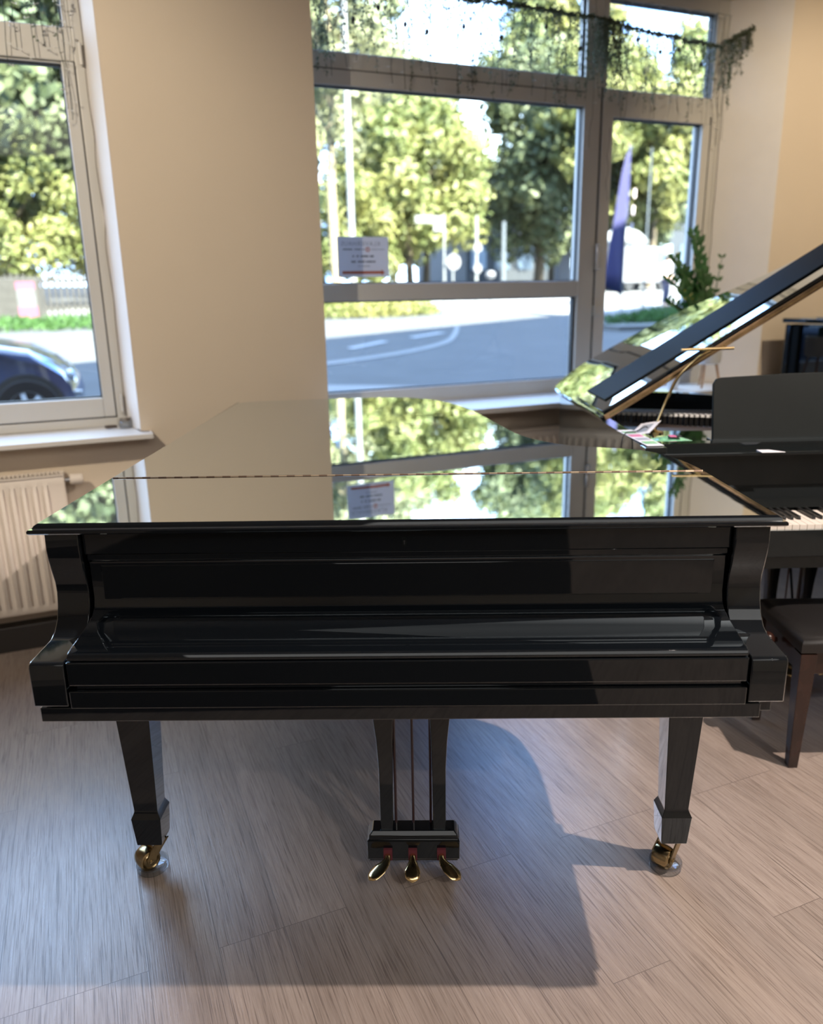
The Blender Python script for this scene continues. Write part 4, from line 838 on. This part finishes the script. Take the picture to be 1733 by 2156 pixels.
MB().prism([(-1.25, 1.02), (-1.78, 1.36), (-3.1, 1.38), (-3.45, 1.05)], .02, 1.68, 'y').build('side_glass', M['carglass'], CAR, smooth=0)
for wx in (-.56, -3.2):
    for wy, sd in ((-.012, 1), (1.712, -1)):
        mt = Matrix.Translation((wx, wy, .315)) @ Matrix.Rotation(-PI/2*sd, 4, 'X')
        MB().lathe([(.37, .004), (.37, .05)], 32, mt).build('wheel_arch', M['gasket'], CAR)
        whl = MB().lathe([(.20, -.015), (.30, -.018), (.315, 0), (.315, .18), (.2, .2)], 36, mt).build('tyre', M['tyre'], CAR)
        rm = MB().lathe([(.195, -.02), (.19, -.012), (.175, -.008), (.17, .0)], 32, mt, cap=False); rm.lathe([(.03, -.02), (.045, -.01), (.05, .0)], 14, mt)
        for k in range(7):
            a = 2*PI*k/7; m4 = mt @ Matrix.Rotation(a, 4, 'Z'); rm.box(.03, .18, -.024, .024, -.016, -.004, m4)
        rm.build('wheel_rim', M['rim'], whl)
MB().box(-.30, -.06, -.006, .15, .60, .72, Matrix.Rotation(0, 4, 'Z')).build('headlamp', M['lamp'], CAR, bevel=.03) if False else None
MB().lathe([(.01, .03), (.06, .02), (.075, 0), (.07, -.03)], 16, Matrix.Translation((-.115, .16, .64)) @ Matrix.Rotation(PI/2, 4, 'Y')).build('headlamp', M['lamp'], CAR)
MB().box(-.14, -.03, .02, .10, .44, .49).build('fog_lamp', M['lamp'], CAR, bevel=.01)

# person beyond the lawn
PE = empty('person', (18.62, 22.0, terr(22)), .4, label='person in a white hat and pale pink top standing in the sun beyond the lawn', cat='person')
def skin(name, V, E, rad, mat, parent, sub=2):
    me = bpy.data.meshes.new(name); me.from_pydata(V, E, []); o = bpy.data.objects.new(name, me); COL.objects.link(o); me.materials.append(mat)
    md = o.modifiers.new('skin', 'SKIN'); md.use_smooth_shade = True
    for i, sv in enumerate(me.skin_vertices[0].data): r_ = rad[i]; sv.radius = (r_, r_) if not isinstance(r_, tuple) else r_; sv.use_root = (i == 0)
    s = o.modifiers.new('sub', 'SUBSURF'); s.levels = s.render_levels = sub; o.parent = parent; return o
V = [(0, 0, .93), (0, 0, 1.12), (0, 0, 1.30), (0, 0, 1.42), (0, 0, 1.50), (0, -.01, 1.58), (0, -.01, 1.66)]; E = [(i, i+1) for i in range(6)]; Rd = [.14, .125, .15, .12, .055, .085, .08]
for sd in (-1, 1):
    b = len(V); V += [(sd*.17, 0, 1.38), (sd*.22, .0, 1.12), (sd*.20, -.14, .92), (sd*.19, -.19, .86)]; Rd += [.055, .045, .036, .03]; E += [(3, b), (b, b+1), (b+1, b+2), (b+2, b+3)]
    for k in range(5):
        c_ = len(V); V += [(sd*(.165+.014*k), -.23, .835-.004*k), (sd*(.165+.014*k), -.26, .81-.003*k)]; Rd += [.009, .008]; E += [(b+3, c_), (c_, c_+1)]
    b = len(V); V += [(sd*.09, 0, .84), (sd*.10, -.02, .48), (sd*.10, .02, .09), (sd*.11, -.13, .04)]; Rd += [.085, .06, .042, .035]; E += [(0, b), (b, b+1), (b+1, b+2), (b+2, b+3)]
skin('body', V, E, Rd, M['skin'], PE)
skin('shirt', [(0, 0, .93), (0, 0, 1.15), (0, 0, 1.32), (0, 0, 1.43), (-.18, 0, 1.38), (-.225, 0, 1.14), (.18, 0, 1.38), (.225, 0, 1.14)], [(0, 1), (1, 2), (2, 3), (3, 4), (4, 5), (3, 6), (6, 7)], [.165, .15, .175, .11, .075, .062, .075, .062], M['shirt'], PE)
skin('trousers', [(0, 0, .96), (-.09, 0, .84), (-.10, -.02, .48), (-.10, .02, .13), (.09, 0, .84), (.10, -.02, .48), (.10, .02, .13)], [(0, 1), (1, 2), (2, 3), (0, 4), (4, 5), (5, 6)], [.155, .10, .075, .065, .10, .075, .065], M['trouser'], PE)
MB().lathe([(.19, 1.665), (.19, 1.672), (.105, 1.69), (.10, 1.76), (.07, 1.80), (.01, 1.81)], 20).build('hat', M['cloth'], PE, smooth=50)
MB().lathe([(.095, 1.66), (.102, 1.60), (.09, 1.54)], 16, Matrix.Translation((0, .012, 0)), cap=False).build('hair', M['bark'], PE)

# the house this shop is in: unseen upper floors, roofline slanted to shape the street's shadow edge
S(MB().prism([(-26, 3.22), (27, 3.22), (27, 22.0), (-16, 3.9), (-26, 3.9)], -6, 3.9, 'y').build('wall_upper_house', M['facade'], smooth=0))
S(MB().box(-26, -3.35, 3.55, 3.9, -.05, 3.2).box(4.65, 27, 3.55, 3.9, -.05, 3.2).build('wall_street_facade', M['facade'], smooth=0))
